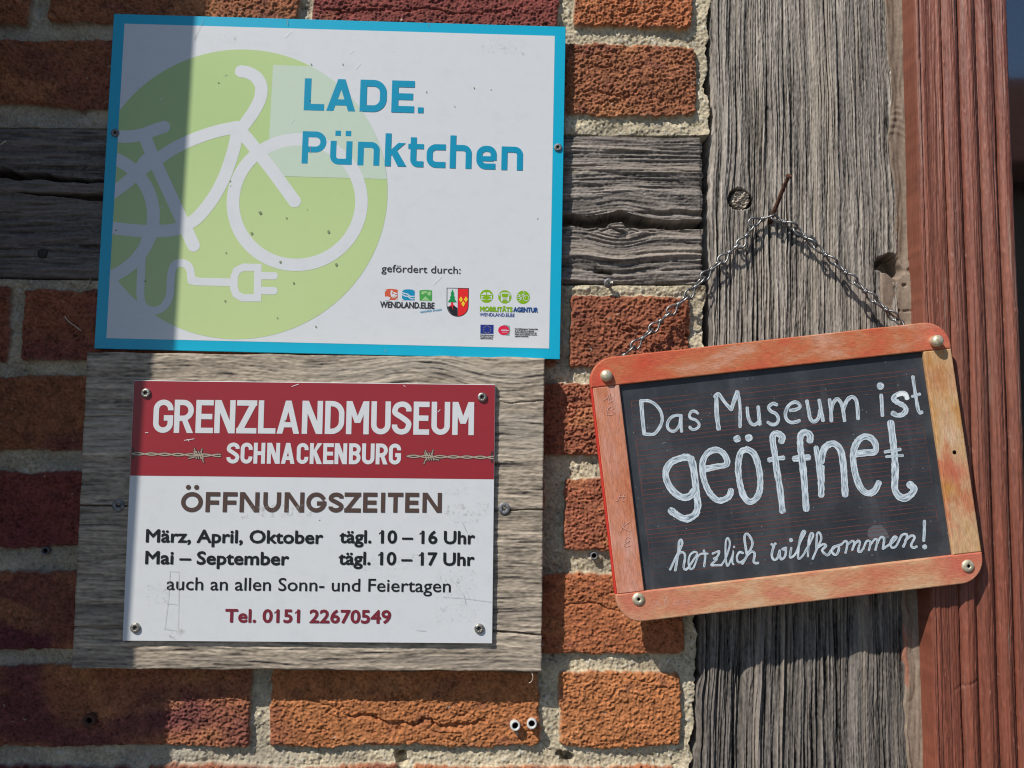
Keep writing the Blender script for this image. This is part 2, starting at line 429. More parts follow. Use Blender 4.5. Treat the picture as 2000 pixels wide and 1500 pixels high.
def glyph(ch, w, t, r=None):
    """Monoline grotesque letter in a box w wide and 1 high, stroke t."""
    h = t/2; L, Rt, B, T = h, w-h, h, 1-h; cx = w/2
    rx = min((Rt-L)/2, r if r else 9); ry = rx if r else min((T-B)/2, max(rx, (Rt-L)/2))
    if r is not None and r < 0: rx, ry = (Rt-L)/2, (T-B)/2
    st = lambda a, b, k=t: stroke([a, b], k)
    if ch in 'ÄÖÜ':
        d = t*0.58; o = {'Ä': 'A', 'Ö': 'O', 'Ü': 'U'}[ch]
        return glyph(o, w, t, r) + [circle(cx-w*0.19, 1.235, d, n=20), circle(cx+w*0.19, 1.235, d, n=20)]
    if ch == 'I': return [[(cx-h, 0), (cx+h, 0), (cx+h, 1), (cx-h, 1)]]
    if ch == 'L': return st((L, 0), (L, 1)) + st((0, B), (w, B))
    if ch == 'T': return st((cx, 0), (cx, 1)) + st((0, T), (w, T))
    if ch == 'E': return st((L, 0), (L, 1)) + st((0, B), (w, B)) + st((0, T), (w, T)) + st((0, .5), (w*0.94, .5))
    if ch == 'F': return st((L, 0), (L, 1)) + st((0, T), (w, T)) + st((0, .48), (w*0.93, .48))
    if ch == 'H': return st((L, 0), (L, 1)) + st((Rt, 0), (Rt, 1)) + st((L, .5), (Rt, .5))
    if ch == 'N':
        s = t*1.05
        return st((L, 0), (L, 1)) + st((Rt, 0), (Rt, 1)) + [[(0, 1), (s*1.12, 1), (w, 0), (w-s*1.12, 0)]]
    if ch == 'M':
        s = t*1.02; q = 0.34
        return st((L, 0), (L, 1)) + st((Rt, 0), (Rt, 1)) + [[(0, 1), (s*1.05, 1), (cx+s*.5, q), (cx-s*.5, q)], [(w, 1), (w-s*1.05, 1), (cx-s*.5, q), (cx+s*.5, q)]]
    if ch == 'A':
        s = t*1.06; return [[(0, 0), (s, 0), (cx+s*.5, 1), (cx-s*.5, 1)], [(w, 0), (w-s, 0), (cx-s*.5, 1), (cx+s*.5, 1)]] + st((w*.22, .27), (w*.78, .27), t*.95)
    if ch == 'Z': return st((0, T), (w, T)) + st((0, B), (w, B)) + [[(0, t*.6), (w-t*1.35, 1-t*.8), (w, 1-t*.6), (t*1.35, t*.8)]]
    if ch == 'K':
        s = t*1.2
        return st((L, 0), (L, 1)) + [[(t*.8, .36), (t*.8, .58), (w-s*1.05, 1), (w, 1)], [(w*.30, .48), (w*.5, .66), (w, 0), (w-s*1.15, 0)]]
    if ch == 'U':
        return stroke([(L, 1), (L, B+ry)] + ell(cx, B+ry, rx, ry, 180, 360)[1:-1] + [(Rt, B+ry), (Rt, 1)], t) if rx >= (Rt-L)/2-1e-6 else \
            stroke([(L, 1)] + ell(L+rx, B+rx, rx, rx, 180, 270) + ell(Rt-rx, B+rx, rx, rx, 270, 360) + [(Rt, 1)], t)
    if ch == 'O':
        return stroke(ell(Rt-rx, T-ry, rx, ry, 0, 90) + ell(L+rx, T-ry, rx, ry, 90, 180) + ell(L+rx, B+ry, rx, ry, 180, 270) + ell(Rt-rx, B+ry, rx, ry, 270, 360), t, closed=True)
    if ch in 'CG':
        top = ell(Rt-rx, T-ry, rx, ry, 22 if ry > .3 else 0, 90); bot = ell(Rt-rx, B+ry, rx, ry, 270, 338 if ry > .3 else 360)
        mid = ell(L+rx, T-ry, rx, ry, 90, 180) + ell(L+rx, B+ry, rx, ry, 180, 270)
        if ch == 'C': return stroke(([(Rt, .66)] if ry <= .3 else []) + top + mid + bot + ([(Rt, .34)] if ry <= .3 else []), t)
        bot = ell(Rt-rx, B+ry, rx, ry, 270, 350 if ry > .3 else 360)
        return stroke(([(Rt, .68)] if ry <= .3 else []) + top + mid + bot + [(Rt, .42)], t) + st((w*.53, .45), (w, .45), t)
    if ch in 'DPRB':
        b = [(L, T)]
        q = min((Rt-L)*0.85, .30)
        if ch == 'D':
            return st((L, 0), (L, 1)) + stroke([(L, T), (Rt-q, T)] + ell(Rt-q, T-q, q, q, 90, 0)[1:] + ell(Rt-q, B+q, q, q, 0, -90) + [(L, B)], t)
        mid = .44 if ch in 'PR' else .52
        q = min((Rt-L)*0.8, (T-mid)/2)
        bowl = stroke([(L, T), (Rt-q, T)] + ell(Rt-q, T-q, q, q, 90, 0)[1:] + ell(Rt-q, mid+q, q, q, 0, -90) + [(L, mid)], t)
        if ch == 'P': return st((L, 0), (L, 1)) + bowl
        if ch == 'R': return st((L, 0), (L, 1)) + bowl + [[(w*.36, mid), (w*.36+t*1.05, mid), (w, 0), (w-t*1.15, 0)]]
        q2 = min((Rt-L)*0.8, (mid-B)/2)
        return st((L, 0), (L, 1)) + bowl + stroke([(L, mid), (Rt-q2, mid)] + ell(Rt-q2, mid-q2, q2, q2, 90, 0)[1:] + ell(Rt-q2, B+q2, q2, q2, 0, -90) + [(L, B)], t)
    if ch == 'S':
        p = smooth_line([(Rt, .70), (Rt-.01*w, .80), (Rt-(Rt-L)*.2, T-.03), (cx, T), (L+(Rt-L)*.16, T-.05), (L, .74), (L+.04*w, .64), (cx, .52), (Rt-.04*w, .38), (Rt, .27), (Rt-(Rt-L)*.16, B+.05), (cx, B), (L+(Rt-L)*.18, B+.04), (L+.005*w, .22), (L, .30)], 5)
        return stroke(p, t)
    if ch == '.': return [[(0, 0), (w, 0), (w, w), (0, w)]]
    # lower case of the rounded-square face; x-height .72
    x = .73; xt = x-h
    if ch == 'n': return st((L, 0), (L, x)) + stroke([(L, xt-.02), (L+.08, xt), (Rt-.17, xt)] + ell(Rt-.17, xt-.17, .17, .17, 90, 0)[1:] + [(Rt, 0)], t)
    if ch == 'h': return st((L, 0), (L, 1.02)) + stroke([(L, xt-.02), (L+.08, xt), (Rt-.17, xt)] + ell(Rt-.17, xt-.17, .17, .17, 90, 0)[1:] + [(Rt, 0)], t)
    if ch == 'ü':
        d = t*.92
        return st((Rt, 0), (Rt, x)) + stroke([(L, x), (L, B+.17)] + ell(L+.17, B+.17, .17, .17, 180, 270)[1:] + [(Rt-.1, B), (Rt, B+.05)], t) + \
            [[(w*.33-d/2, .89), (w*.33+d/2, .89), (w*.33+d/2, 1.05), (w*.33-d/2, 1.05)], [(w*.80-d/2, .89), (w*.80+d/2, .89), (w*.80+d/2, 1.05), (w*.80-d/2, 1.05)]]
    if ch == 'k': return st((L, 0), (L, 1.02)) + [[(t*.8, .30), (t*.8, .48), (w-t*1.35, x), (w-.02, x)], [(w*.32, .36), (w*.56, .50), (w+.02, 0), (w-t*1.35, 0)]]
    if ch == 't': return stroke([(w*.34, .92), (w*.34, B+.14)] + ell(w*.34+.14, B+.14, .14, .14, 180, 270)[1:] + [(w, B)], t) + st((0, xt), (w, xt), t*.85)
    if ch == 'c': return stroke([(w, xt), (L+.2, xt)] + ell(L+.2, xt-.2, .2, .2, 90, 180)[1:] + ell(L+.2, B+.2, .2, .2, 180, 270) + [(w, B)], t)
    if ch == 'e': return stroke([(L, .33), (Rt, .33)] , t*.85) + stroke([(Rt, .28), (Rt, xt-.18)] + ell(Rt-.18, xt-.18, .18, .18, 0, 90) + ell(L+.2, xt-.2, .2, .2, 90, 180) + ell(L+.2, B+.2, .2, .2, 180, 270) + [(w*.95, B)], t)
    return []

def put(polys, x0, y0, s): return [[(x0+a*s, y0+b*s) for a, b in p] for p in polys]

_txt = {}
def text_polys(body, u0, u1, v0, cap, bold=0.0, slant=0.0):
    """Set a line in Blender's built-in face: ink from u0 to u1, baseline v0, capital height cap (mm), emboldened by bold mm."""
    def mesh_of(s):
        cu = bpy.data.curves.new('t', 'FONT'); cu.body = s; cu.resolution_u = 3
        o = bpy.data.objects.new('t', cu); C.objects.link(o)
        dg = bpy.context.evaluated_depsgraph_get(); ev = o.evaluated_get(dg); me = ev.to_mesh()
        vs = [(v.co.x, v.co.y) for v in me.vertices]; fs = [list(p.vertices) for p in me.polygons]
        ev.to_mesh_clear(); bpy.data.objects.remove(o); bpy.data.curves.remove(cu)
        return vs, fs
    if 'H' not in _txt: _txt['H'] = max(v[1] for v in mesh_of('H')[0])
    vs, fs = mesh_of(body)
    xs = [v[0] for v in vs]; a, b = min(xs), max(xs)
    sx = (u1-u0-2*bold)/(b-a); sy = (cap-bold*1.2)/_txt['H']
    P = []
    for v in vs:
        y = v0 + bold*.6 + v[1]*sy
        P.append((u0+bold+(v[0]-a)*sx + slant*(y-v0), y))
    polys = [[P[i] for i in f] for f in fs]
    if '1' in body:
        v1 = mesh_of('1')[0]; ws = max(v[0] for v in v1)-min(v[0] for v in v1); hh = _txt['H']
        for i, ch_ in enumerate(body):
            if ch_ != '1': continue
            xr_ = max(v[0] for v in mesh_of(body[:i+1])[0]); xl_ = xr_-ws
            fl = [(xl_+ws*.5, hh), (xl_-ws*1.35, hh*.80), (xl_-ws*1.35, hh*.70), (xl_+ws*.5, hh*.88)]
            polys.append([(u0+bold+(x-a)*sx, v0+bold*.6+y*sy) for x, y in fl])
    if bold > 0:
        cnt = {}
        for f in fs:
            for i in range(len(f)):
                e = (f[i], f[(i+1) % len(f)]); kx = tuple(sorted((tuple(np.round(P[e[0]], 4)), tuple(np.round(P[e[1]], 4)))))
                cnt[kx] = cnt.get(kx, 0)+1
        for (p, q), n_ in cnt.items():
            if n_ == 1 and p != q:
                polys += stroke([p, q], 2*bold); polys.append(circle(p[0], p[1], bold, n=8))
    return polys

def plane_of(th, y):
    """Photo pixel -> millimetres in the thing's own plane, at world depth y."""
    a = -th.rotation_euler.y; o = th.location
    xa = np.array([math.cos(a), 0, math.sin(a)]); za = np.array([-math.sin(a), 0, math.cos(a)])
    def f(px, py):
        p = at(px, py, y) - np.array(o); return (float(p@xa)*1000, float(p@za)*1000)
    return f

def lathe(name, prof, m, parent=None, n=24, axis_pt=(0, 0, 0), smooth=True, star=None):
    """Turned part: prof = [(radius, out)] in mm, turned about the Y axis; out is towards the viewer (-Y)."""
    bm = bmesh.new(); rings = []
    for ri, (r, h) in enumerate(prof):
        if r <= 1e-6: rings.append([bm.verts.new((axis_pt[0], axis_pt[1]-h/1000, axis_pt[2]))]); continue
        ring = []
        for i in range(n):
            rr = r
            if star and ri in star: rr = r*(1 + 0.22*math.cos(6*2*math.pi*i/n))
            a = 2*math.pi*i/n
            ring.append(bm.verts.new((axis_pt[0]+rr/1000*math.cos(a), axis_pt[1]-h/1000, axis_pt[2]+rr/1000*math.sin(a))))
        rings.append(ring)
    for a, b in zip(rings[:-1], rings[1:]):
        for i in range(n):
            j = (i+1) % n
            if len(a) == 1 and len(b) == 1: continue
            if len(a) == 1: bm.faces.new((a[0], b[j], b[i]))
            elif len(b) == 1: bm.faces.new((a[i], a[j], b[0]))
            else: bm.faces.new((a[i], a[j], b[j], b[i]))
    bmesh.ops.recalc_face_normals(bm, faces=bm.faces[:])
    return from_bm(name, bm, m, parent, smooth)

def tube(bm, pts, r, n=8, closed=False):
    P = [Vector(p) for p in pts]; N = len(P); rings = []
    T0 = (P[1]-P[0]).normalized(); up = Vector((0, 0, 1)) if abs(T0.z) < .9 else Vector((1, 0, 0))
    u = (up - T0*up.dot(T0)).normalized()
    for i in range(N):
        a = P[i-1] if (i > 0 or closed) else P[0]; b = P[(i+1) % N] if (i < N-1 or closed) else P[-1]
        t = (b-a).normalized(); u = (u - t*u.dot(t)).normalized(); v = t.cross(u)
        rr = r[i] if isinstance(r, (list, tuple)) else r
        rings.append([bm.verts.new(P[i] + (u*math.cos(2*math.pi*k/n) + v*math.sin(2*math.pi*k/n))*rr) for k in range(n)])
    for i in range(N if closed else N-1):
        A, B_ = rings[i], rings[(i+1) % N]
        for k in range(n): bm.faces.new((A[k], A[(k+1) % n], B_[(k+1) % n], B_[k]))
    if not closed:
        bm.faces.new(rings[0][::-1]); bm.faces.new(rings[-1])

def box(bm, x0, x1, y0, y1, z0, z1):
    v = [bm.verts.new((x, y, z)) for x in (x0, x1) for y in (y0, y1) for z in (z0, z1)]
    for f in ((0, 1, 3, 2), (4, 6, 7, 5), (0, 4, 5, 1), (2, 3, 7, 6), (0, 2, 6, 4), (1, 5, 7, 3)): bm.faces.new([v[i] for i in f])

def simple_mat(name, c, c2, freq, rough=0.85, scale=(1, 1, 1)):
    k = NT(name, rough, 0.3); k.base(k.ramp(k.noise(scale, freq, 5), [(0.3, c), (0.7, c2)])); return k.m

# ================================================================== SETTING
bm = bmesh.new(); box(bm, -60, 60, -60, 60, -1.75, -1.45)
tag(from_bm('ground', bm, simple_mat('paving', (0.07, 0.068, 0.068), (0.11, 0.107, 0.105), 3)), kind='structure')

# the house across the lane (seen only as a reflection in the window pane)
hs = thing('opposite_house', (9.0, -9.0, -1.45), 'plastered house with a dark tiled roof reflected in the window pane', 'house')
bm = bmesh.new(); box(bm, -6.3, 7, -6, 0, 0, 4.7)
from_bm('wall', bm, simple_mat('render_plaster', (0.20, 0.15, 0.12), (0.26, 0.20, 0.16), 2), hs)
bm = bmesh.new()
pr = [(-0.0, 4.7), (0.45, 4.55), (0.45, 4.8), (-3.0, 7.4), (-6.45, 4.8), (-6.45, 4.55)]
A = [bm.verts.new((-6.6, y, z)) for y, z in pr]; B_ = [bm.verts.new((7.3, y, z)) for y, z in pr]
bm.faces.new(A); bm.faces.new(B_[::-1])
for i in range(len(pr)): bm.faces.new((A[i], B_[i], B_[(i+1) % len(pr)], A[(i+1) % len(pr)]))
bmesh.ops.recalc_face_normals(bm, faces=bm.faces[:])
from_bm('roof', bm, simple_mat('roof_tiles', (0.12, 0.045, 0.03), (0.20, 0.08, 0.05), 6), hs)
for xw in (-4.6, -1.6, 1.6, 4.6):
    bm = bmesh.new(); box(bm, xw-.55, xw+.55, -.1, .03, 2.3, 3.9)
    wn = from_bm('window', bm, simple_mat('white_frame%d' % xw, (0.6, 0.6, 0.58), (0.7, 0.7, 0.68), 4), hs)
    bm = bmesh.new(); box(bm, xw-.45, xw+.45, .03, .034, 2.4, 3.8)
    from_bm('pane', bm, M['dark'], wn)

# unseen pier, added left of the view to cast the shade on the wall
pe = thing('shade_pier', (-0.5170, 0, 0), 'unseen brick pier added at the left to cast shade on the wall', 'pier')
bm = bmesh.new()
LEAN = 0.022
for z in (-1.45, 2.6):
    for (x, y) in ((0, 0.02), (0, -0.23), (-0.36, -0.23), (-0.36, 0.02)):
        bm.verts.new((x + LEAN*z, y, z))
bm.verts.ensure_lookup_table(); vv = bm.verts
for f in ((0, 1, 2, 3), (7, 6, 5, 4), (0, 4, 5, 1), (1, 5, 6, 2), (2, 6, 7, 3), (3, 7, 4, 0)): bm.faces.new([vv[i] for i in f])
bmesh.ops.recalc_face_normals(bm, faces=bm.faces[:])
kb = NT('shade_pier_brick', 0.9, 0.2)
bt = kb.n('ShaderNodeTexBrick'); sx_ = kb.n('ShaderNodeSeparateXYZ'); kb.l(kb.coord((1, 1, 1)), sx_.inputs[0])
ad_ = kb.n('ShaderNodeMath'); ad_.operation = 'ADD'; kb.l(sx_.outputs['X'], ad_.inputs[0]); kb.l(sx_.outputs['Y'], ad_.inputs[1])
cb_ = kb.n('ShaderNodeCombineXYZ'); kb.l(ad_.outputs[0], cb_.inputs['X']); kb.l(sx_.outputs['Z'], cb_.inputs['Y']); kb.l(cb_.outputs[0], bt.inputs['Vector'])
for nm, vl in (('Scale', 1.0), ('Brick Width', .245), ('Row Height', .080), ('Mortar Size', .007), ('Mortar Smooth', .2)): bt.inputs[nm].default_value = vl
bt.inputs['Color1'].default_value = (.24, .09, .05, 1); bt.inputs['Color2'].default_value = (.17, .05, .04, 1); bt.inputs['Mortar'].default_value = (.36, .33, .27, 1)
kb.base(kb.mix(1.0, bt.outputs['Color'], kb.ramp(kb.noise((1, 1, 1), 120, 6, 0.7), [(0.3, g3(0.6)), (0.7, g3(1.3))]), 'MULTIPLY')); kb.bump(kb.noise((1, 1, 1), 260, 6, 0.7), 0.8, 0.003)
from_bm('shaft', bm, kb.m, pe)

# ================================================================== THE WALL
wall = thing('timber_framed_wall', (0, 0, 0), 'weathered half-timbered wall of orange-red bricks, sandy mortar and grey oak timbers', 'wall')

post_l = polyl([(1400, -300), (1391, 0), (1388, 130), (1392, 250), (1384, 400), (1383, 480), (1386, 560), (1382, 640), (1378, 800), (1370, 1100), (1367, 1290), (1360, 1390), (1357, 1500), (1352, 1800)])
post_r = polyl([(1732, -300), (1737, 0), (1741, 80), (1746, 160), (1750, 230), (1745, 270), (1752, 330), (1757, 400), (1756, 470), (1757, 560), (1762, 700), (1768, 900), (1772, 1100), (1774, 1250), (1779, 1300), (1777, 1380), (1784, 1500), (1792, 1800)])
beam_top = polyz([(-600, 236), (30, 247), (600, 255), (1240, 262), (1400, 264)])
beam_bot = polyz([(-600, 536), (30, 543), (600, 550), (1240, 555.5), (1400, 556)])

BRICKS = []
def course(yl0, yr0, yl1, yr1, spans):
    for sp in spans:
        xl, xr = sp[:2]; xm = (max(xl, -300)+xr)/2
        f = (xm-80)/1150
        z1 = at(xm, yl0+(yr0-yl0)*f)[2]; z0 = at(xm, yl1+(yr1-yl1)*f)[2]
        ym = (yl0+yl1)/2 + ((yr0+yr1)-(yl0+yl1))/2*f
        BRICKS.append((at(xl, ym)[0], at(xr, ym)[0], z0, z1, sp[2] if len(sp) > 2 else None))
OR = (0.42, 0.160, 0.060); OR2 = (0.38, 0.132, 0.056); RB = (0.285, 0.098, 0.052); BR = (0.30, 0.115, 0.056); DR = (0.21, 0.056, 0.044); PU = (0.13, 0.036, 0.046)
course(-420, -410, -290, -280, [(-560, 160, BR), (190, 720, OR2), (750, 1060, RB), (1090, 1352, BR)])
course(-255, -245, -120, -112, [(-400, -120, DR), (-90, 440, RB), (470, 1000, BR), (1030, 1352, RB)])
course(-88, -80, 45, 54, [(-480, 59, BR), (98, 584, BR), (612, 1090, DR), (1121, 1352, OR2)])
course(77, 84, 209, 225, [(-190, 330, BR), (360, 800, RB), (830, 1360, BR)])
course(560, 579, 704, 718, [(-510, 20, RB), (43, 560, RB), (590, 1084, BR), (1113, 1349, RB)])
course(733, 753, 880, 891, [(-150, 380, BR), (410, 900, OR2), (930, 1345, RB)])
course(922, 934, 1069, 1076, [(-300, 230, DR), (260, 780, BR), (810, 1062, RB), (1101, 1345, RB)])
course(1113, 1120, 1270, 1280, [(-100, 420, BR), (450, 770, OR2), (800, 1338, OR2)])
course(1297, 1312, 1460, 1459, [(-60, 487, BR), (525, 1053, OR), (1088, 1330, OR)])
course(1494, 1498, 1640, 1642, [(-320, 255, DR), (285, 776, RB), (803, 1322, OR2)])
course(1672, 1676, 1810, 1812, [(-500, 120, BR), (150, 560, OR), (590, 1090, RB), (1120, 1322, OR)])
course(1842, 1846, 1990, 1992, [(-200, 320, BR), (350, 860, OR2), (890, 1320, BR)])

def brick_panel(zt, zb, seed, step=0.00065):
    """Brick infill between two edges zt(x), zb(x), running right to the post: bricks and raked mortar as relief."""
    x0 = -0.62; xs = np.arange(x0, 0.195, step); nx = len(xs)
    z_hi = float(np.max(zt(xs))); z_lo = float(np.min(zb(xs))); nz = int((z_hi-z_lo)/step)
    sh = (nz, nx); c = step*1000
    N = lambda a, b, k_: gn(sh, a/c, b/c, seed*100+k_)
    t = np.linspace(0, 1, nz)[:, None]
    Z = zt(xs)[None, :]*(1-t) + zb(xs)[None, :]*t
    xr0 = post_l(Z[:, -1]) - 0.0022; jag = 0.0012*gn((nz, 1), 1e-3, 3.5/c, seed+5)[:, 0] - 0.0006*np.abs(gn((nz, 1), 1e-3, 1.0/c, seed+6)[:, 0]); xr = xr0 + jag
    X = x0 + (xs[None, :]-x0)/(xs[-1]-x0)*(xr0[:, None]-x0)
    X = X + jag[:, None]*np.exp(-(xr0[:, None]-X)/0.004)
    WX = X + (0.8*N(11, 11, 1) + 0.40*N(1.5, 1.5, 2))/1000
    WZ = Z + (0.9*N(16, 8, 3) + 0.50*N(1.6, 1.4, 4))/1000
    D = np.full(sh, -1.0); ID = np.zeros(sh, int)
    for i, (a, b, z0, z1, cc) in enumerate(BRICKS):
        if z1 < z_lo-.01 or z0 > z_hi+.01: continue
        r = 0.0035 + 0.0035*((i*7) % 5)/5
        qx = np.abs(WX-(a+b)/2)-(b-a)/2+r; qz = np.abs(WZ-(z0+z1)/2)-(z1-z0)/2+r
        d = -(np.hypot(np.maximum(qx, 0), np.maximum(qz, 0)) + np.minimum(np.maximum(qx, qz), 0) - r)
        u = d > D; D[u] = d[u]; ID[u] = i
    mk = sst(-0.0005, 0.0009, D)
    e = np.clip(D/0.0035, 0, 1)
    n1, n2, n3, n4 = N(18, 10, 5), N(4.0, 2.0, 6), N(1.25, 0.85, 7), N(0.65, 0.55, 8)
    nb = len(BRICKS); r2 = np.random.default_rng(seed+50)
    offv = r2.uniform(-0.9, 0.9, nb)[ID]; rgh = r2.uniform(0.75, 1.3, nb)[ID]
    crev = np.exp(-(np.abs(N(7, 2.6, 30) + 0.3*n1)/0.10)**2)*sst(0.5, 1.2, N(16, 9, 9))       # wandering crevices
    pits = sst(1.45, 2.1, n3)
    hb = offv - 1.4*(1-e)**2 + rgh*(0.50*n1 + 0.14*n2 + 0.27*n3 + 0.40*n4) - 1.5*crev*e - 1.3*pits*e
    m1, m2, m3 = N(9, 4, 11), N(1.1, 1.1, 12), N(0.6, 0.6, 13)
    agg = sst(1.1, 1.9, m2)
    hm = -5.4 + 0.6*m1 + 0.17*m2 + 0.24*m3 + 0.35*agg - 1.0*sst(1.9, 2.6, -m2)
    edge_top = np.minimum(np.abs(Z - zt(X)), np.abs(Z - zb(X)))
    hm += 2.8*(1-sst(0.0, 0.014, edge_top))*(0.7+0.3*N(6, 3, 14))
    hm += 1.2*sst(0.010, 0.0, xr[:, None]-X)
    h = hb*mk + hm*(1-mk)
    for pts_, wmm, dep in (([(668, 1394), (720, 1402), (755, 1419), (800, 1417), (830, 1410), (870, 1421), (905, 1412), (960, 1404)], 1.5, 4.0), ([(735, 1370), (790, 1362), (840, 1352)], 1.2, 2.4), ([(560, 1368), (600, 1360), (640, 1378)], 0.9, 1.6),
                           ([(1095, 1185), (1130, 1172), (1170, 1178), (1215, 1195)], 0.9, 2.2), ([(1160, 1165), (1200, 1158), (1240, 1168)], 0.8, 1.8), ([(1120, 180), (1160, 172), (1205, 190), (1250, 184)], 0.9, 2.0), ([(1130, 118), (1180, 125), (1215, 112)], 0.8, 1.8),
                           ([(1085, 785), (1120, 800), (1150, 790), (1180, 805)], 0.9, 2.2), ([(1020, 1440), (1040, 1430), (1056, 1438)], 1.2, 2.6), ([(120, 100), (160, 135), (230, 150)], 0.7, 1.2), ([(620, 15), (700, 22), (800, 18), (900, 26), (1000, 20)], 0.9, 2.0), ([(1225, 645), (1260, 650), (1300, 640)], 1.0, 1.6)):
        q_ = [at(*p) for p in pts_]; xa, xb = q_[0][0], q_[-1][0]
        zc = np.interp(WX, [p[0] for p in q_], [p[2] for p in q_]) + 0.0010*n2
        tp = sst(xa-.004, xa+.012, WX)*(1-sst(xb-.012, xb+.004, WX))
        h -= dep*tp*np.exp(-((WZ-zc)*1000/(wmm*(0.45+0.55*tp)*(1+0.25*n3)+1e-6))**2)
    # drilled holes and knocked-out joints seen in the photograph
    for (px, py, rmm, dep) in ((1108, 1484, 5.2, 14), (1094, 1476, 3, 10), (784, 1488, 5.0, 9), (778, 1478, 4.0, 8), (173, 1408, 4.0, 10), (1345, 655, 2.2, 5)):
        p = at(px, py); rr = np.hypot(X-p[0] + .0007*m2*.5, (Z-p[2])*1.1)*1000
        h -= dep*(1-sst(rmm*.7, rmm*1.15, rr))
    base = np.array([b[4] for b in BRICKS])[ID]
    base = base*(1 + 0.10*r2.uniform(-1, 1, (nb, 1)))[ID]
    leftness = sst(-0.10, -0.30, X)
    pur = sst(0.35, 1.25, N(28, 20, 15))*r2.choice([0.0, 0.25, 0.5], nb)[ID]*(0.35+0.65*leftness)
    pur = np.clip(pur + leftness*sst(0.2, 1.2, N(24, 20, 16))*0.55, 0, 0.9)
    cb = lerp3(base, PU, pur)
    cb = lerp3(cb, (0.50, 0.22, 0.09), 0.35*sst(0.6, 1.8, N(11, 6, 17)))
    cb = lerp3(cb, (0.13, 0.045, 0.04), 0.40*sst(0.9, 2.2, N(5, 3, 18)))
    cb = cb*(1 + 0.16*n4 + 0.08*N(2.4, 2, 19))[..., None]
    cb = lerp3(cb, (0.5, 0.42, 0.33), 0.75*sst(2.9, 3.3, N(0.9, 0.9, 20)))
    cb = lerp3(cb, (0.42, 0.36, 0.26), 0.45*(1-sst(0.0, 0.0022, D))*sst(-.2, 1, N(5, 5, 21)))
    cm = np.ones(sh+(3,))*np.array((0.465, 0.395, 0.270))*(1 + 0.13*m3 + 0.10*m1)[..., None]
    cm = lerp3(cm, (0.62, 0.58, 0.48), 0.6*agg); cm = lerp3(cm, (0.33, 0.29, 0.22), 0.45*sst(0.4, 1.8, N(10, 6, 24)))
    cm = lerp3(cm, (0.10, 0.075, 0.06), 0.8*sst(2.1, 2.6, N(0.9, 0.9, 22)))
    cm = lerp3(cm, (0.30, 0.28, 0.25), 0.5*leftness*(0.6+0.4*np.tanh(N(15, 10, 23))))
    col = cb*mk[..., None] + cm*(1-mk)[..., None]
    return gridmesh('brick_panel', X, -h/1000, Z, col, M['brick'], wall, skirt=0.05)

up = brick_panel(lambda x: 0*x+0.52, lambda x: beam_top(x)+0.0006, 3); up['label'] = 'upper brick panel above the grey beam'
lo = brick_panel(lambda x: beam_bot(x)-0.0006, lambda x: 0*x-0.44, 4); lo['label'] = 'lower brick panel below the grey beam'

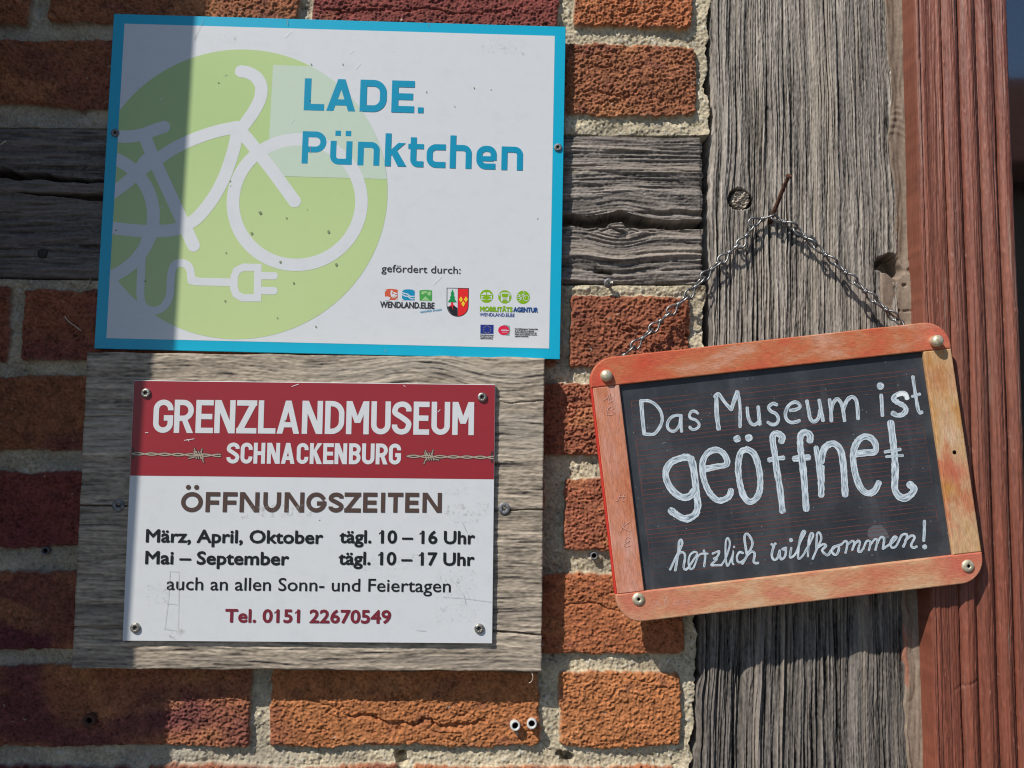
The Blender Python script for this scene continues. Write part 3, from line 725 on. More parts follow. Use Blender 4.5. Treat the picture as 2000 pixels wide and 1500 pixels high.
# --- horizontal beam, split along its length
def make_beam():
    step = 0.0008; xs = np.arange(-0.66, at(1373, 400)[0], step); nx = len(xs)
    zt, zb = beam_top(xs)-0.0012, beam_bot(xs)+0.0012
    nz = int((zt-zb).mean()/0.0006); sh = (nz, nx); t = np.linspace(0, 1, nz)[:, None]
    Z = zt[None]*(1-t) + zb[None]*t; X = np.repeat(xs[None], nz, 0)
    X = X + (0.5*gn((nz, 1), 1e-3, 5, 61) + 0.4*gn((nz, 1), 1e-3, 1.2, 62))/1000*np.linspace(0, 1, nx)[None]**30
    kx, ky, kz = at(1210, 452); qx = (X-kx)
    bend = np.exp(-(qx/0.020)**2)*np.where(Z < kz, 1, -1)*(0.011*np.exp(-np.abs(Z-kz)/0.020))
    I = (np.arange(nz)[:, None] + 0*X) - bend/0.0006 + 3.0*gn(sh, 90, 20, 63) + 6*qx/0.05*0
    J = (X-xs[0])/step
    nA, nB, nC, nD = gn(sh, 22, 1.0, 64), gn(sh, 60, 2.4, 65), gn(sh, 8, 0.7, 66), gn(sh, 120, 7, 67)
    a, b_, c_, d_ = (samp(q, I, J) for q in (nA, nB, nC, nD))
    fine = gn(sh, 1.0, 0.8, 68)
    dark = sst(0.9, 1.7, -a)*sst(-0.6, 0.8, b_)
    h = -0.6 + 0.40*a + 0.45*b_ + 0.28*c_ + 0.6*d_ + 0.14*fine - 1.6*dark
    et = np.minimum(zt[None]-Z, Z-zb[None])*1000
    h -= 1.6*(1-sst(0, 3.0, et))
    h -= 1.4*(1-sst(0, 2.5, (xs[-1]-X)*1000))
    def slot(upts, lpts, dep, soft=0.45):
        zu, zl = polyz(upts)(X[0]), polyz(lpts)(X[0]); xa, xb = at(*upts[0])[0], at(*upts[-1])[0]
        wv = 0.0006*gn((1, nx), 6, 1e-3, int(upts[0][1]))[0]
        mid, hw = (zu+zl)/2 + wv, np.maximum((zu-zl)/2, 0.0002)
        inn = 1-sst(-soft/1000, soft/1000, np.abs(Z-mid[None])-hw[None])
        inn = inn*sst(xa-.004, xa+.004, X)*(1-sst(xb-.002, xb+.003, X)) if upts[-1][0] < 1360 else inn*sst(xa-.004, xa+.004, X)
        return dep*inn
    h -= slot([(-600, 320), (0, 329), (100, 341), (200, 352), (500, 392), (900, 412), (1100, 419), (1167, 421), (1190, 418), (1215, 410), (1237, 420), (1276, 428), (1375, 430)],
              [(-600, 330), (0, 346), (100, 352), (200, 356), (500, 402), (900, 432), (1100, 441), (1183, 445), (1189, 437), (1214, 433), (1223, 443), (1253, 445.5), (1375, 445.5)], 30)
    h -= slot([(35, 374), (120, 377), (200, 378), (300, 383), (420, 396)], [(35, 375), (120, 384), (200, 392), (300, 395), (420, 399)], 18)
    h -= slot([(1245, 411), (1300, 413), (1375, 411)], [(1245, 412), (1300, 419), (1375, 421)], 4.5, 1.2)
    h -= slot([(1165, 529), (1180, 527), (1194, 527)], [(1165, 533), (1180, 534), (1194, 536)], 9)
    h -= slot([(1192, 441), (1210, 447), (1224, 452)], [(1192, 445), (1210, 453), (1224, 464)], 6)
    h -= slot([(155, 478), (190, 477), (215, 480)], [(155, 484), (190, 485), (215, 495)], 5)
    kn = np.exp(-(qx/0.012)**2 - ((Z-kz-.001)/0.007)**2); h += 2.2*kn + 0.5*kn*gn(sh, 4, 3, 69)
    base = np.ones(sh+(3,))*np.array((0.200, 0.172, 0.147))
    col = base*(1 + 0.22*c_ + 0.20*b_ + 0.14*d_ + 0.15*fine)[..., None]
    col = lerp3(col, (0.36, 0.29, 0.22), 0.35*sst(0.4, 1.6, d_))
    col = lerp3(col, (0.07, 0.06, 0.055), 0.45*sst(0.7, 1.8, -nB + 0*a)*0 + 0.5*sst(0.9, 1.9, -c_))
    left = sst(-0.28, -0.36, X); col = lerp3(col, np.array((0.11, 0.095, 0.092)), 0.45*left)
    o = gridmesh('beam', X, -h/1000 + 0.0008, Z, col, M['oak_h'], wall, skirt=0.06, smooth=True)
    o['label'] = 'split grey oak beam running behind the blue-bordered sign'
make_beam()

# --- upright oak post
PEG = at(1446, 389)
def make_post():
    zs = np.arange(0.50, -0.40, -0.0009); nz = len(zs); nx = 420; sh = (nz, nx)
    wv = 0.0010*gn((nz, 1), 1e-3, 14, 71)[:, 0] + 0.0005*gn((nz, 1), 1e-3, 3, 72)[:, 0]
    wr_ = 0.0008*gn((nz, 1), 1e-3, 5, 73)[:, 0] + 0.0004*gn((nz, 1), 1e-3, 1.2, 74)[:, 0]
    ker = np.exp(-np.linspace(-2, 2, 121)**2); ker /= ker.sum(); smo = lambda q: np.convolve(np.pad(q, 60, 'edge'), ker, 'valid')
    xl = smo(post_l(zs)) + 0.0012; xr = smo(post_r(zs)); ex_l = post_l(zs) + 0.0012 + wv - xl; ex_r = post_r(zs) + wr_ - xr
    s = np.linspace(0, 1, nx)[None]; X = xl[:, None]*(1-s) + xr[:, None]*s; Z = np.repeat(zs[:, None], nx, 1)
    X = X + ex_l[:, None]*np.exp(-s*nx/9) + ex_r[:, None]*np.exp(-(1-s)*nx/9)
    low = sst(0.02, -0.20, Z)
    J = s*nx + 3.5*gn(sh, 80, 190, 75) + 0.45*gn(sh, 25, 60, 76)
    for (px, py, A_, wx, wz) in ((1446, 389, 16, .010, .022), (1668, 428, 13, .009, .018), (1462, 1318, 11, .008, .018), (1716, 1392, 12, .006, .010), (1560, 180, 8, .010, .05), (1640, 1180, 14, .012, .05)):
        c_0 = at(px, py); J = J - A_*((X-c_0[0])/wx)*np.exp(-((X-c_0[0])/wx)**2 - ((Z-c_0[2])/wz)**2)
    I = np.arange(nz)[:, None] + 0*X
    nA, nB, nC, nD = gn(sh, 0.9, 22, 77), gn(sh, 2.6, 55, 78), gn(sh, 8, 140, 79), gn(sh, 0.8, 10, 80)
    a, b_, c_, d_ = (samp(q, I, J) for q in (nA, nB, nC, nD)); fine = gn(sh, 0.8, 1.3, 81)
    amp = 0.55 + 0.85*sst(-0.8, 1.0, gn(sh, 60, 150, 86))
    h = amp*(0.33*a + 0.28*b_ + 0.25*d_) + (0.30+0.75*low)*c_ + 0.13*fine - 1.2*amp*sst(0.9, 1.8, -a) - 1.3*low*sst(0.8, 1.8, -c_)
    r = np.random.default_rng(5)
    cr = np.zeros(sh)
    for q in range(150):
        x0 = r.uniform(0.02, 0.98); zc = r.uniform(-0.42, 0.5); ln = 0.025+0.17*r.random()**2 + (0.10 if q % 9 == 0 else 0); wd = r.uniform(0.28, 0.66); dp = r.uniform(2.0, 5.5)
        if q % 9 == 0: wd *= 1.5; dp *= 1.4
        if zc < 0: wd *= 1.35; dp *= 1.3
        jc = (x0 + 0.008*gn((nz, 1), 1e-3, 60, 500+q)[:, 0]*0.6 + 0.003*gn((nz, 1), 1e-3, 14, 700+q)[:, 0]*0.5)
        tp = np.clip(1-np.abs(zs-zc)/ln, 0, 1)**0.6
        dd = np.abs(s - jc[:, None])*nx*0.43
        cr = np.maximum(cr, dp*tp[:, None]*np.exp(-(dd/(wd*(0.35+0.65*tp[:, None])))**2))
    h -= cr
    em = np.minimum(X-xl[:, None], xr[:, None]-X)*1000
    h -= 3.0*(1-sst(0, 4.0, em))**2
    h -= 5.0*low*sst(0.020, 0.0, xr[:, None]-X)*0.5
    # round-topped peg hole
    qx, qz = (X-PEG[0])*1000, (Z-PEG[2])*1000
    th = np.arctan2(qz, qx); rr = np.hypot(qx, qz)/(10.0 + 0.9*np.cos(2*th+.5) + 0.7*np.cos(3*th+1.0))
    hole = 1-sst(0.93, 1.05, rr + 0.02*fine); h = h*(1-hole) - 14.0*hole
    # rotted cavity at the right edge, and the notch lower down
    cx, cy, cz = at(1748, 524)
    cav = 1-sst(0.75, 1.1, np.hypot((X-cx)*1000/15.5, (Z-cz + 0.35*(X-cx))*1000/11.0) + 0.10*gn(sh, 6, 5, 82)); h = h*(1-cav) - 26*cav
    nx_, _, nz_ = at(1781, 1284); cav2 = 1-sst(0.7, 1.1, np.hypot((X-nx_)*1000/9, (Z-nz_)*1000/7) + 0.15*gn(sh, 4, 5, 83)); h -= 5*cav2
    base = np.ones(sh+(3,))*np.array((0.252, 0.220, 0.184))
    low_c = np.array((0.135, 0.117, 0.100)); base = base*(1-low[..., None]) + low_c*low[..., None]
    col = base*(1 + 0.22*a + 0.16*b_ + 0.20*d_ + 0.17*fine + 0.08*c_)[..., None]
    col = lerp3(col, (0.40, 0.33, 0.25), 0.35*sst(0.5, 1.9, gn(sh, 5, 60, 84)))
    col = lerp3(col, (0.12, 0.105, 0.10), 0.42*sst(0.6, 1.9, gn(sh, 3, 40, 85)))
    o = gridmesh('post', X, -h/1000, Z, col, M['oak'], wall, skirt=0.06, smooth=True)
    o['label'] = 'wide upright grey oak post with deep vertical cracks'
make_post()

def make_peg():
    n = 46; u = np.linspace(-1, 1, n); X, Z = np.meshgrid(u*8.0, -u*7.6); sh = X.shape
    h = 0.9*gn(sh, 2.2, 1.2, 91) + 0.5*gn(sh, 0.9, 0.7, 92) + 0.8*gn(sh, 5, 5, 93) - 0.02*(X**2+Z**2)
    col = np.ones(sh+(3,))*np.array((0.42, 0.36, 0.29))*(1+0.25*gn(sh, 1.2, 0.8, 94))[..., None]
    rr = np.hypot(X, Z); sc = np.where(rr > 7.8, 7.8/np.maximum(rr, 1e-6), 1)
    X, Z = X*sc, Z*sc
    # broken, wedge-shaped end grain: high at the upper right, low at the lower left
    o = gridmesh('peg', PEG[0] + (X+0.9)/1000, -(h - 2.2 + 0.10*X)/1000, PEG[2] + (Z+0.4)/1000, col, M['oak'], wall, skirt=0.02)
    o['label'] = 'broken wooden peg sunk in a round hole in the post'
make_peg()

bm = bmesh.new(); box(bm, -1.0, 0.36, 0.045, 0.25, -1.45, 2.6)
ko = from_bm('core', bm, simple_mat('dark_core', (0.03, 0.027, 0.025), (0.05, 0.045, 0.04), 30), wall)

# ================================================================== WINDOW with its ribbed casing
win = thing('window', (0.345, 0, 0), 'red-brown painted window with ribbed casing, beside the grey post', 'window')
CX = [0.3548, 0.3564, 0.3783, 0.3935, 0.4091, 0.4238, 0.4372]
def make_casing(flip=None):
    nx = 190; xs = np.linspace(CX[0], 0.4405, nx); zs = np.arange(0.56, -0.48, -0.0014); nz = len(zs); sh = (nz, nx)
    h = np.interp(xs, [CX[0], CX[0]+.0014, .3580, .3590, .3602, .3670, .3755, .3775, .3783], [7.0, 9.6, 10.0, 8.6, 9.6, 8.7, 9.8, 8.6, 4.6])
    for a, b in zip(CX[2:-1], CX[3:]):
        t = (xs-a)/(b-a); k_ = (t >= 0) & (t <= 1); tt = np.clip(t[k_], 0, 1)
        h[k_] = 4.6 + 7.0*np.sin(np.pi*tt**0.92)**0.55
    k_ = xs > CX[-1]; h[k_] = 5.2 - 7*((xs[k_]-CX[-1])/(0.4405-CX[-1]))**2
    X = np.repeat(xs[None], nz, 0); Z = np.repeat(zs[:, None], nx, 1)
    X = X + 0.00035*gn((nz, 1), 1e-3, 40, 101)
    a, b_, f = gn(sh, 0.8, 12, 102), gn(sh, 2.6, 60, 103), gn(sh, 0.8, 1.4, 104)
    H = np.repeat(h[None], nz, 0) + 0.15*a + 0.12*b_ + 0.10*f + 0.08*gn(sh, 0.7, 6, 110) + 0.25*sst(1.7, 2.6, gn(sh, 1.1, 1.8, 105))
    lowz = sst(0.05, -0.12, Z)
    ck = np.zeros(sh); r = np.random.default_rng(9)
    for q in range(60):
        x0 = r.uniform(0.05, 0.95); zc = r.uniform(-0.45, 0.5); ln = r.uniform(0.02, 0.10)
        jc = x0 + 0.006*gn((nz, 1), 1e-3, 40, 900+q)[:, 0]*.5
        tp = np.clip(1-np.abs(zs-zc)/ln, 0, 1)**.5; dd = np.abs(np.linspace(0, 1, nx)[None]-jc[:, None])*nx*.5
        ck = np.maximum(ck, tp[:, None]*np.exp(-(dd/.42)**2))
    cx_, cz_ = zip(*[(at(px, py, -.022)[0], at(px, py, -.022)[2]) for px, py in ((1864, 1350), (1874, 1341), (1895, 1335), (1900, 1332), (1914, 1325))])
    if not flip: ck = np.maximum(ck, np.exp(-(np.abs(Z-np.interp(X, cx_, cz_)-.0003*f)/.0007)**2)*(X > cx_[0])*(X < cx_[-1]))
    edge_ = sst(0.012, 0.03, np.linspace(0, 1, nx))[None]*sst(0.012, 0.03, 1-np.linspace(0, 1, nx))[None]
    H -= 1.2*ck*edge_
    nub = edge_*sst(2.0, 2.7, gn(sh, 0.8, 1.0, 112)); H += 0.35*nub
    col = np.ones(sh+(3,))*np.array((0.200, 0.068, 0.041))
    col = lerp3(col, (0.222, 0.082, 0.054), 0.6*sst(-0.4, 1.2, gn(sh, 30, 90, 106)))
    col = lerp3(col, (0.165, 0.046, 0.028), 0.5*sst(0.0, 1.4, gn(sh, 8, 90, 107)))
    col = lerp3(col, (0.185, 0.050, 0.028), 0.55*lowz)
    col = col*(1+0.07*f+0.10*b_+0.06*a)[..., None]
    bare = edge_*sst(1.2, 1.7, gn(sh, 1.2, 22, 108))*sst(0.2, 1.1, gn(sh, 12, 50, 109))
    col = lerp3(col, (0.34, 0.25, 0.19), 0.5*bare); col = lerp3(col, (0.36, 0.17, 0.12), 0.4*nub); H -= 0.2*bare
    col = lerp3(col, (0.09, 0.035, 0.03), 0.6*ck)
    if flip: X = flip - X; X, H, Z, col = X[:, ::-1], H[:, ::-1], Z[:, ::-1], col[:, ::-1]
    o = gridmesh('casing', X-0.345, -0.0125-H/1000, Z, col, M['paint'], win, skirt=0.055, smooth=True)
    return o
make_casing()['label'] = 'left ribbed casing with peeling red-brown paint'
make_casing(flip=1.62)['label'] = 'right ribbed casing with red-brown paint'

def make_sealant():
    zs = np.arange(0.52, -0.44, -0.0009); nz = len(zs); nx = 64; sh = (nz, nx)
    xl = post_r(zs) - 0.004 + 0.0008*gn((nz, 1), 1e-3, 6, 111)[:, 0]
    bulge = at(1722, 540)[0] - 0.001; zb = at(1722, 548)[2]
    xl = np.minimum(xl, bulge + (np.maximum(0, np.abs(zs-zb+.006)-0.016)*1.1))
    s = np.linspace(0, 1, nx)[None]; X = xl[:, None]*(1-s) + 0.3575*s; Z = np.repeat(zs[:, None], nx, 1)
    cup = 1.5*np.sin(np.pi*s)**2
    wr = np.sin((Z*1000 + 0.02*((X-.34)*1000)**2)/1.1 + 2*gn(sh, 20, 20, 112))*sst(0.8, 1.8, gn(sh, 14, 10, 113))
    h = 0.9 - cup + 0.7*gn(sh, 14, 30, 114) + 0.25*gn(sh, 4, 6, 115) + 0.35*wr - 1.6*np.exp(-(np.abs(gn(sh, 6, 6, 116))/0.09)**2)*sst(0.2, 1.2, gn(sh, 20, 30, 117))
    h += 2.2*np.exp(-((Z-at(1760, 560)[2])/0.022)**2)
    cx, cy, cz = at(1741, 521); cav = 1-sst(0.7, 1.15, np.hypot((X-cx)*1000/13.0, (Z-cz+.30*(X-cx))*1000/9.0) + .18*gn(sh, 7, 7, 118)); h -= 22*cav
    for (px, py, a_, b_) in ((1749, 564, 2.2, 1.5), (1766, 557, 2.2, 1.4), (1778, 506, 2.0, 2.0), (1772, 607, 3.5, .8), (1757, 606, 1.6, 1.0)):
        c2 = at(px, py); h -= 3.0*(1-sst(.6, 1.1, np.hypot((X-c2[0])*1000/a_, (Z-c2[2])*1000/b_)))
    col = np.ones(sh+(3,))*np.array((0.245, 0.185, 0.135))*(1+0.07*gn(sh, 20, 40, 119)+0.04*gn(sh, 2, 2, 120))[..., None]
    flake = sst(1.0, 1.4, gn(sh, 4, 26, 121))*sst(0.35, 0.15, s); col = lerp3(col, (0.33, 0.13, 0.08), 0.8*flake)
    return gridmesh('sealant', X-0.345, -h/1000, Z, col, M['seal'], win, skirt=0.03, smooth=True)
make_sealant()['label'] = 'smeared brown sealant strip along the casing'

kg = NT('window_glass', 0.03, 0.5, 0, (0.9, 0.95, 0.93)); kg.b.inputs['Transmission Weight'].default_value = 1.0; kg.b.inputs['IOR'].default_value = 2.3
bm = bmesh.new(); box(bm, 0.0865, 1.2-.345, 0.030, 0.034, -0.9, 1.0)
from_bm('pane', bm, kg.m, win)
bm = bmesh.new()
box(bm, 0.06, 0.90, 0.5, 0.52, -1.0, 1.1); box(bm, 0.04, 0.06, 0.056, 0.52, -1.0, 1.1); box(bm, 0.90, 0.92, 0.056, 0.52, -1.0, 1.1)
box(bm, 0.06, 0.90, 0.056, 0.5, -1.02, -1.0); box(bm, 0.06, 0.90, 0.056, 0.5, 1.1, 1.12)
from_bm('reveal', bm, M['dark'], win)

# ================================================================== screws (parts of the signs and the board)
def screw(th, px, py, yw, r, m='screw', rise=1.3, loc_y=0.0):
    """A countersunk screw head with a six-lobed recess, in the thing's plane."""
    u, v = plane_of(th, yw)(px, py)
    prof = [(r*1.0, -0.4), (r, rise*.55), (r*.82, rise), (r*.46, rise), (r*.40, rise-.15), (r*.34, rise-1.0), (0, rise-1.1)]
    o = lathe('screw', prof, [M[m]], th, 30, (u/1000, loc_y, v/1000), True, star={3, 4, 5})
    o.data.materials.append(M['recess'])
    for p in o.data.polygons:
        if math.hypot(p.center.x-u/1000, p.center.z-v/1000)*1000 < r*.40: p.material_index = 1
    return o

def rect(x0, x1, z0, z1): return [(x0, z0), (x1, z0), (x1, z1), (x0, z1)]

# ================================================================== 1. the blue-bordered sign
YB = -0.0072
sg = thing('charging_point_sign', (-0.14373, YB, 0.22098), 'blue-bordered white sign with a lime green disc and a white bicycle symbol', 'sign', roty=0.012226)
P = plane_of(sg, YB)
W2, H2 = 392.7/2, 292.4/2
slab('panel', rect(-W2, W2, -H2, H2), 0.0, 0.003, M['cyan'], sg, 0.35)
c0 = [P(245.5, 47.5), P(1084, 69), P(1072, 680), P(205.5, 661)]
L0 = (c0[0][0]+c0[3][0])/2; L1 = (c0[1][0]+c0[2][0])/2; V0 = (c0[2][1]+c0[3][1])/2; V1 = (c0[0][1]+c0[1][1])/2
flat('white_field', [rect(L0, L1, V0, V1)], -0.0001, M['white'], sg)
clipbox = lambda ps: [q for q in (clip_half(p, 0, L0, False) for p in ps) if len(q) > 2]
cx, cy = P(468, 376); rd = (P(758, 376)[0]-P(178, 376)[0])/2
disc = clip_half(circle(cx, cy, rd, n=160), 0, L0, False)
z5 = lambda x, y: P(200+x/3.448, 80+y/3.448)
z6 = lambda x, y: P(200+x/3.448, 330+y/3.448)
PX = (P(1000, 376)[0]-P(500, 376)[0])/500            # mm per photo pixel on the sign
wd = 24.6*PX
bike = []
wc = P(580.8, 394.2); wr = 125*PX
bike += stroke(circle(wc[0], wc[1], wr, n=90), wd, closed=True)
rc = P(172.5, 424.5); rr = 126*PX
bike += stroke(arc(rc[0], rc[1], rr, rr, -85, 85, 50), wd)
S5 = lambda pts, cap='r', t=wd: stroke(smooth_line([z5(*p) for p in pts], 7), t, cap)
bike += S5([(935, 205), (985, 215), (1040, 250), (1070, 310), (1062, 390), (1020, 475), (975, 540), (930, 600)])
bike += S5([(900, 585), (960, 640), (1130, 855), (1295, 1080)])
bike += S5([(375, 795), (490, 720), (620, 660), (760, 612), (905, 580)])
bike += S5([(912, 600), (885, 730), (825, 910), (745, 1060), (645, 1185), (560, 1245)])
bike += S5([(285, 640), (345, 790), (450, 1020), (615, 1378)])
bike += S5([(60, 640), (180, 645), (270, 630), (340, 605), (415, 580)])
bike += S5([(20, 1252), (150, 1270), (300, 1281), (450, 1276), (580, 1250)], 'b')
bike += S5([(60, 1030), (150, 965), (250, 880), (340, 810)])
bike += S5([(250, 870), (300, 800), (360, 800)])
wc2 = 15.2*PX
S6 = lambda pts, cap='r', t=wc2: stroke(smooth_line([z6(*p) for p in pts], 8), t, cap)
bike += S6([(285, 480), (268, 570), (262, 700), (257, 840), (275, 920), (340, 955), (410, 930), (452, 860), (460, 770), (468, 690), (490, 645), (530, 633), (575, 650), (595, 695), (600, 735), (640, 758)])
bike += stroke([z6(600, 752), z6(640, 759), z6(875, 764)], wc2, 'r')
bike += stroke([z6(*p) for p in ((1048, 664), (950, 662), (905, 685), (888, 730), (886, 800), (902, 845), (945, 868), (1045, 868))], 50/3.448*PX, closed=True)
bike += stroke([z6(1050, 719), z6(1158, 720)], 50/3.448*PX, 'r') + stroke([z6(1048, 819), z6(1155, 821)], 50/3.448*PX, 'r')
bike = clipbox(bike)
ov = [P(533.5, 127), P(790, 137), P(785, 351), P(522, 343.5)]
outside = []                                     # everything beyond the disc, taken away from the pale square
ring = circle(cx, cy, rd, n=160)
for i in range(160):
    a, b = ring[i], ring[(i+1) % 160]
    outside.append([a, b, (cx+(b[0]-cx)*1.6, cy+(b[1]-cy)*1.6), (cx+(a[0]-cx)*1.6, cy+(a[1]-cy)*1.6)])
flat('green_disc', [disc], -0.0002, M['lime'], sg)
flat('pale_square', [ov], -0.0003, M['palelime'], sg, sub=bike+outside)
flat('bicycle_symbol', bike, -0.0003, M['white'], sg)

def word(th_plane, text, spans, base, cap, t, r=None):
    """Letters set one by one: spans are the photo x-extents; base = two photo points on the baseline."""
    (bx0, by0), (bx1, by1) = base; out = []
    for ch, (a, b) in zip(text, spans):
        if ch == ' ': continue
        f = lambda x: by0+(by1-by0)*(x-bx0)/(bx1-bx0)
        u0, v0 = th_plane(a, f(a)); u1, v1 = th_plane(b, f(b))
        g = glyph(ch, (u1-u0)/cap, t, r)
        if ch in 'AKZNMR': g = clip01(g)
        out += put(g, u0, (v0+v1)/2, cap)
    return out
zc = lambda s: [(500+a/3.571, 500+b/3.571) for a, b in s]
cap1 = 64.8*PX
lt = word(P, 'LADE.', zc([(333, 475), (490, 692), (722, 908), (943, 1102), (1128, 1168)]), ((593, 215.6), (808, 220.6)), cap1, 0.205, 0.2)
lt += word(P, 'Pünktchen', zc([(318, 486), (515, 668), (707, 860), (897, 1045), (1058, 1167), (1188, 1320), (1350, 1502), (1535, 1676), (1710, 1860)]), ((589, 319.2), (1020, 333.2)), cap1, 0.182, 0.2)
flat('lettering', lt, -0.0004, M['petrol'], sg)

def line(pl, text, a, b, cap, bold=0.0, slant=0.0):
    (u0, v0), (u1, v1) = pl(*a), pl(*b)
    return text_polys(text, u0, u1, (v0+v1)/2, cap, bold, slant)
flat('lettering', line(P, 'gefördert durch:', (744.9, 531.9), (899.6, 534.2), 14.4*PX, 0.06), -0.0004, M['grey_ink'], sg)

# --- the three little emblems, the arms, the agency and the funding marks
la = lambda x, y: P(730+x/10, 550+y/10)
ma = lambda pts: [la(*p) for p in pts]
def group(nm, y0=-0.0002): 
    o = bpy.data.objects.new(nm, None); C.objects.link(o); o.parent = sg; o.empty_display_size = .01; return o
em = flat('emblem', [ma([(216, 152), (330, 140), (468, 156), (466, 358), (292, 358), (218, 320)])], -0.0002, M['orange'], sg); em['label'] = 'orange square emblem with a white face'
flat('emblem_detail', [ma([(330, 190), (350, 160), (385, 205), (462, 225), (466, 255), (440, 300), (395, 325), (345, 300), (325, 240)]), ma([(214, 300), (270, 290), (330, 315), (300, 362), (214, 362)]), ma([(220, 158), (262, 158), (222, 200)]), ma([(466, 320), (466, 356), (420, 356)])], -0.0003, M['white'], em)
flat('emblem_face', [ma([(345, 215), (375, 208), (392, 240), (368, 245)]), ma([(408, 250), (460, 240), (460, 258), (412, 262)]), ma([(355, 290), (390, 300), (430, 285), (395, 312)])], -0.0004, M['orange'], em)
em = flat('emblem', [ma([(556, 160), (680, 150), (802, 163), (798, 368), (552, 362)])], -0.0002, M['aqua'], sg); em['label'] = 'blue square emblem with white waves'
flat('emblem_detail', sum([stroke(smooth_line(ma(q), 5), 2.0*PX) for q in ([(556, 212), (610, 235), (660, 245), (710, 285), (800, 288)], [(552, 250), (610, 282), (670, 292), (730, 335), (798, 338)])], []) + [ma([(556, 162), (590, 162), (558, 196)]), ma([(552, 360), (552, 325), (590, 360)]), ma([(800, 166), (770, 166), (800, 196)])], -0.0003, M['white'], em)
em = flat('emblem', [ma([(892, 172), (1015, 160), (1140, 175), (1138, 378), (896, 372)])], -0.0002, M['leaf'], sg); em['label'] = 'green square emblem with trees and fields'
flat('emblem_detail', [ma([(1010, 285), (1100, 375), (925, 372)]), circle(*la(960, 222), 3.4*PX, n=14), circle(*la(1085, 235), 4.0*PX, n=14), circle(*la(1010, 205), 2.8*PX, n=14)], -0.0003, M['leaf2'], em)
flat('lettering', line(P, 'WENDLAND.ELBE', (742.3, 600.6), (848.5, 603.0), 11.9*PX, 0.20), -0.0004, M['grey_ink'], sg)
a_, b_ = P(821, 611.4), P(863, 606.4); an = math.atan2(b_[1]-a_[1], b_[0]-a_[0])
tp = text_polys('natürlich kreativ', 0, math.hypot(b_[0]-a_[0], b_[1]-a_[1]), 0, 4.6*PX, 0.03, 0.15)
flat('lettering', [[(a_[0]+x*math.cos(an)-y*math.sin(an), a_[1]+x*math.sin(an)+y*math.cos(an)) for x, y in p] for p in tp], -0.0004, M['aqua'], sg)

so = [(1425, 120), (1858, 129), (1852, 480)] + [(1640+210*math.cos(math.radians(q)), 488+198*math.sin(math.radians(q))) for q in range(5, 180, 10)] + [(1423, 480)]
cr = flat('coat_of_arms', [ma(so)], -0.0002, M['black'], sg); cr['label'] = 'small shield with a fir tree and three yellow diamonds'
si = [(1440, 135), (1642, 139), (1636, 672)] + [(1640+196*math.cos(math.radians(q)), 480+194*math.sin(math.radians(q))) for q in range(95, 180, 10)] + [(1438, 470)]
flat('shield_half', [ma(si)], -0.0003, M['white'], cr)
sr = [(1650, 139), (1845, 143), (1839, 480)] + [(1640+198*math.cos(math.radians(q)), 482+190*math.sin(math.radians(q))) for q in range(5, 90, 10)] + [(1642, 672)]
flat('shield_half', [ma(sr)], -0.0003, M['red'], cr)
hill = [(1440, 500), (1480, 480), (1530, 470), (1580, 480), (1634, 515), (1634, 668)] + [(1640+194*math.cos(math.radians(q)), 480+192*math.sin(math.radians(q))) for q in range(95, 175, 10)]
flat('hill', [ma(hill)], -0.0004, M['black'], cr)
flat('trunk', [ma([(1512, 395), (1548, 395), (1552, 450), (1590, 475), (1545, 478), (1540, 510), (1560, 555), (1528, 520), (1520, 480), (1460, 490), (1510, 455)])], -0.0005, M['red'], cr)
flat('fir_tree', [ma([(1537, 152), (1575, 245), (1500, 245)]), ma([(1537, 215), (1592, 320), (1484, 320)]), ma([(1537, 280), (1622, 400), (1448, 400)])], -0.0006, M['green'], cr)
for nm, cxx, cyy in (('a', 1703, 352), ('b', 1800, 350), ('c', 1748, 435)):
    flat('diamond', [ma([(cxx, cyy-60), (cxx+38, cyy), (cxx, cyy+58), (cxx-38, cyy)])], -0.0005, M['gold'], cr)

lm = lambda x, y: P(920+x/11.54, 550+y/11.54)
mm = lambda pts: [lm(*p) for p in pts]; K = PX/11.54
def badge(cx_, cy_, white, green, lab):
    o = flat('badge', [circle(*lm(cx_, cy_), 150*K, n=48)], -0.0002, M['apple'], sg); o['label'] = lab
    flat('badge_symbol', white, -0.0003, M['white'], o)
    if green: flat('badge_detail', green, -0.0004, M['apple'], o)
badge(350, 330, sum([[mm([(x0, 268), (x0+sgn*20, 245), (x0+sgn*75, 245), (x0+sgn*75, 300), (x0-sgn*10, 300)])] for x0, sgn in ((265, 1), (435, -1))], []) +
      [mm([(222, 283), (262, 283), (262, 298), (222, 298)]), mm([(440, 283), (480, 283), (480, 298), (440, 298)]), mm([(232, 320), (250, 320), (262, 400), (262, 418), (238, 418)]), mm([(452, 320), (470, 320), (465, 418), (440, 418), (440, 400)]),
       mm([(250, 330), (300, 345), (250, 352)]), mm([(450, 330), (395, 345), (450, 352)]), mm([(265, 392), (330, 398), (330, 406), (265, 408)]), mm([(435, 392), (372, 398), (372, 406), (435, 408)])], None, 'green round badge with a white car')
badge(762, 345, [mm([(672, 262), (700, 245), (830, 245), (858, 262), (858, 420), (672, 420)]), mm([(640, 265), (660, 265), (660, 325), (640, 325)]), mm([(868, 265), (888, 265), (888, 325), (868, 325)]), mm([(680, 420), (708, 420), (708, 448), (680, 448)]), mm([(822, 420), (850, 420), (850, 448), (822, 448)])],
      [mm([(690, 272), (840, 272), (840, 335), (800, 358), (730, 358), (690, 335)]), mm([(690, 372), (838, 372), (838, 378), (690, 378)]), mm([(725, 400), (800, 400), (800, 412), (725, 412)])], 'green round badge with a white bus')
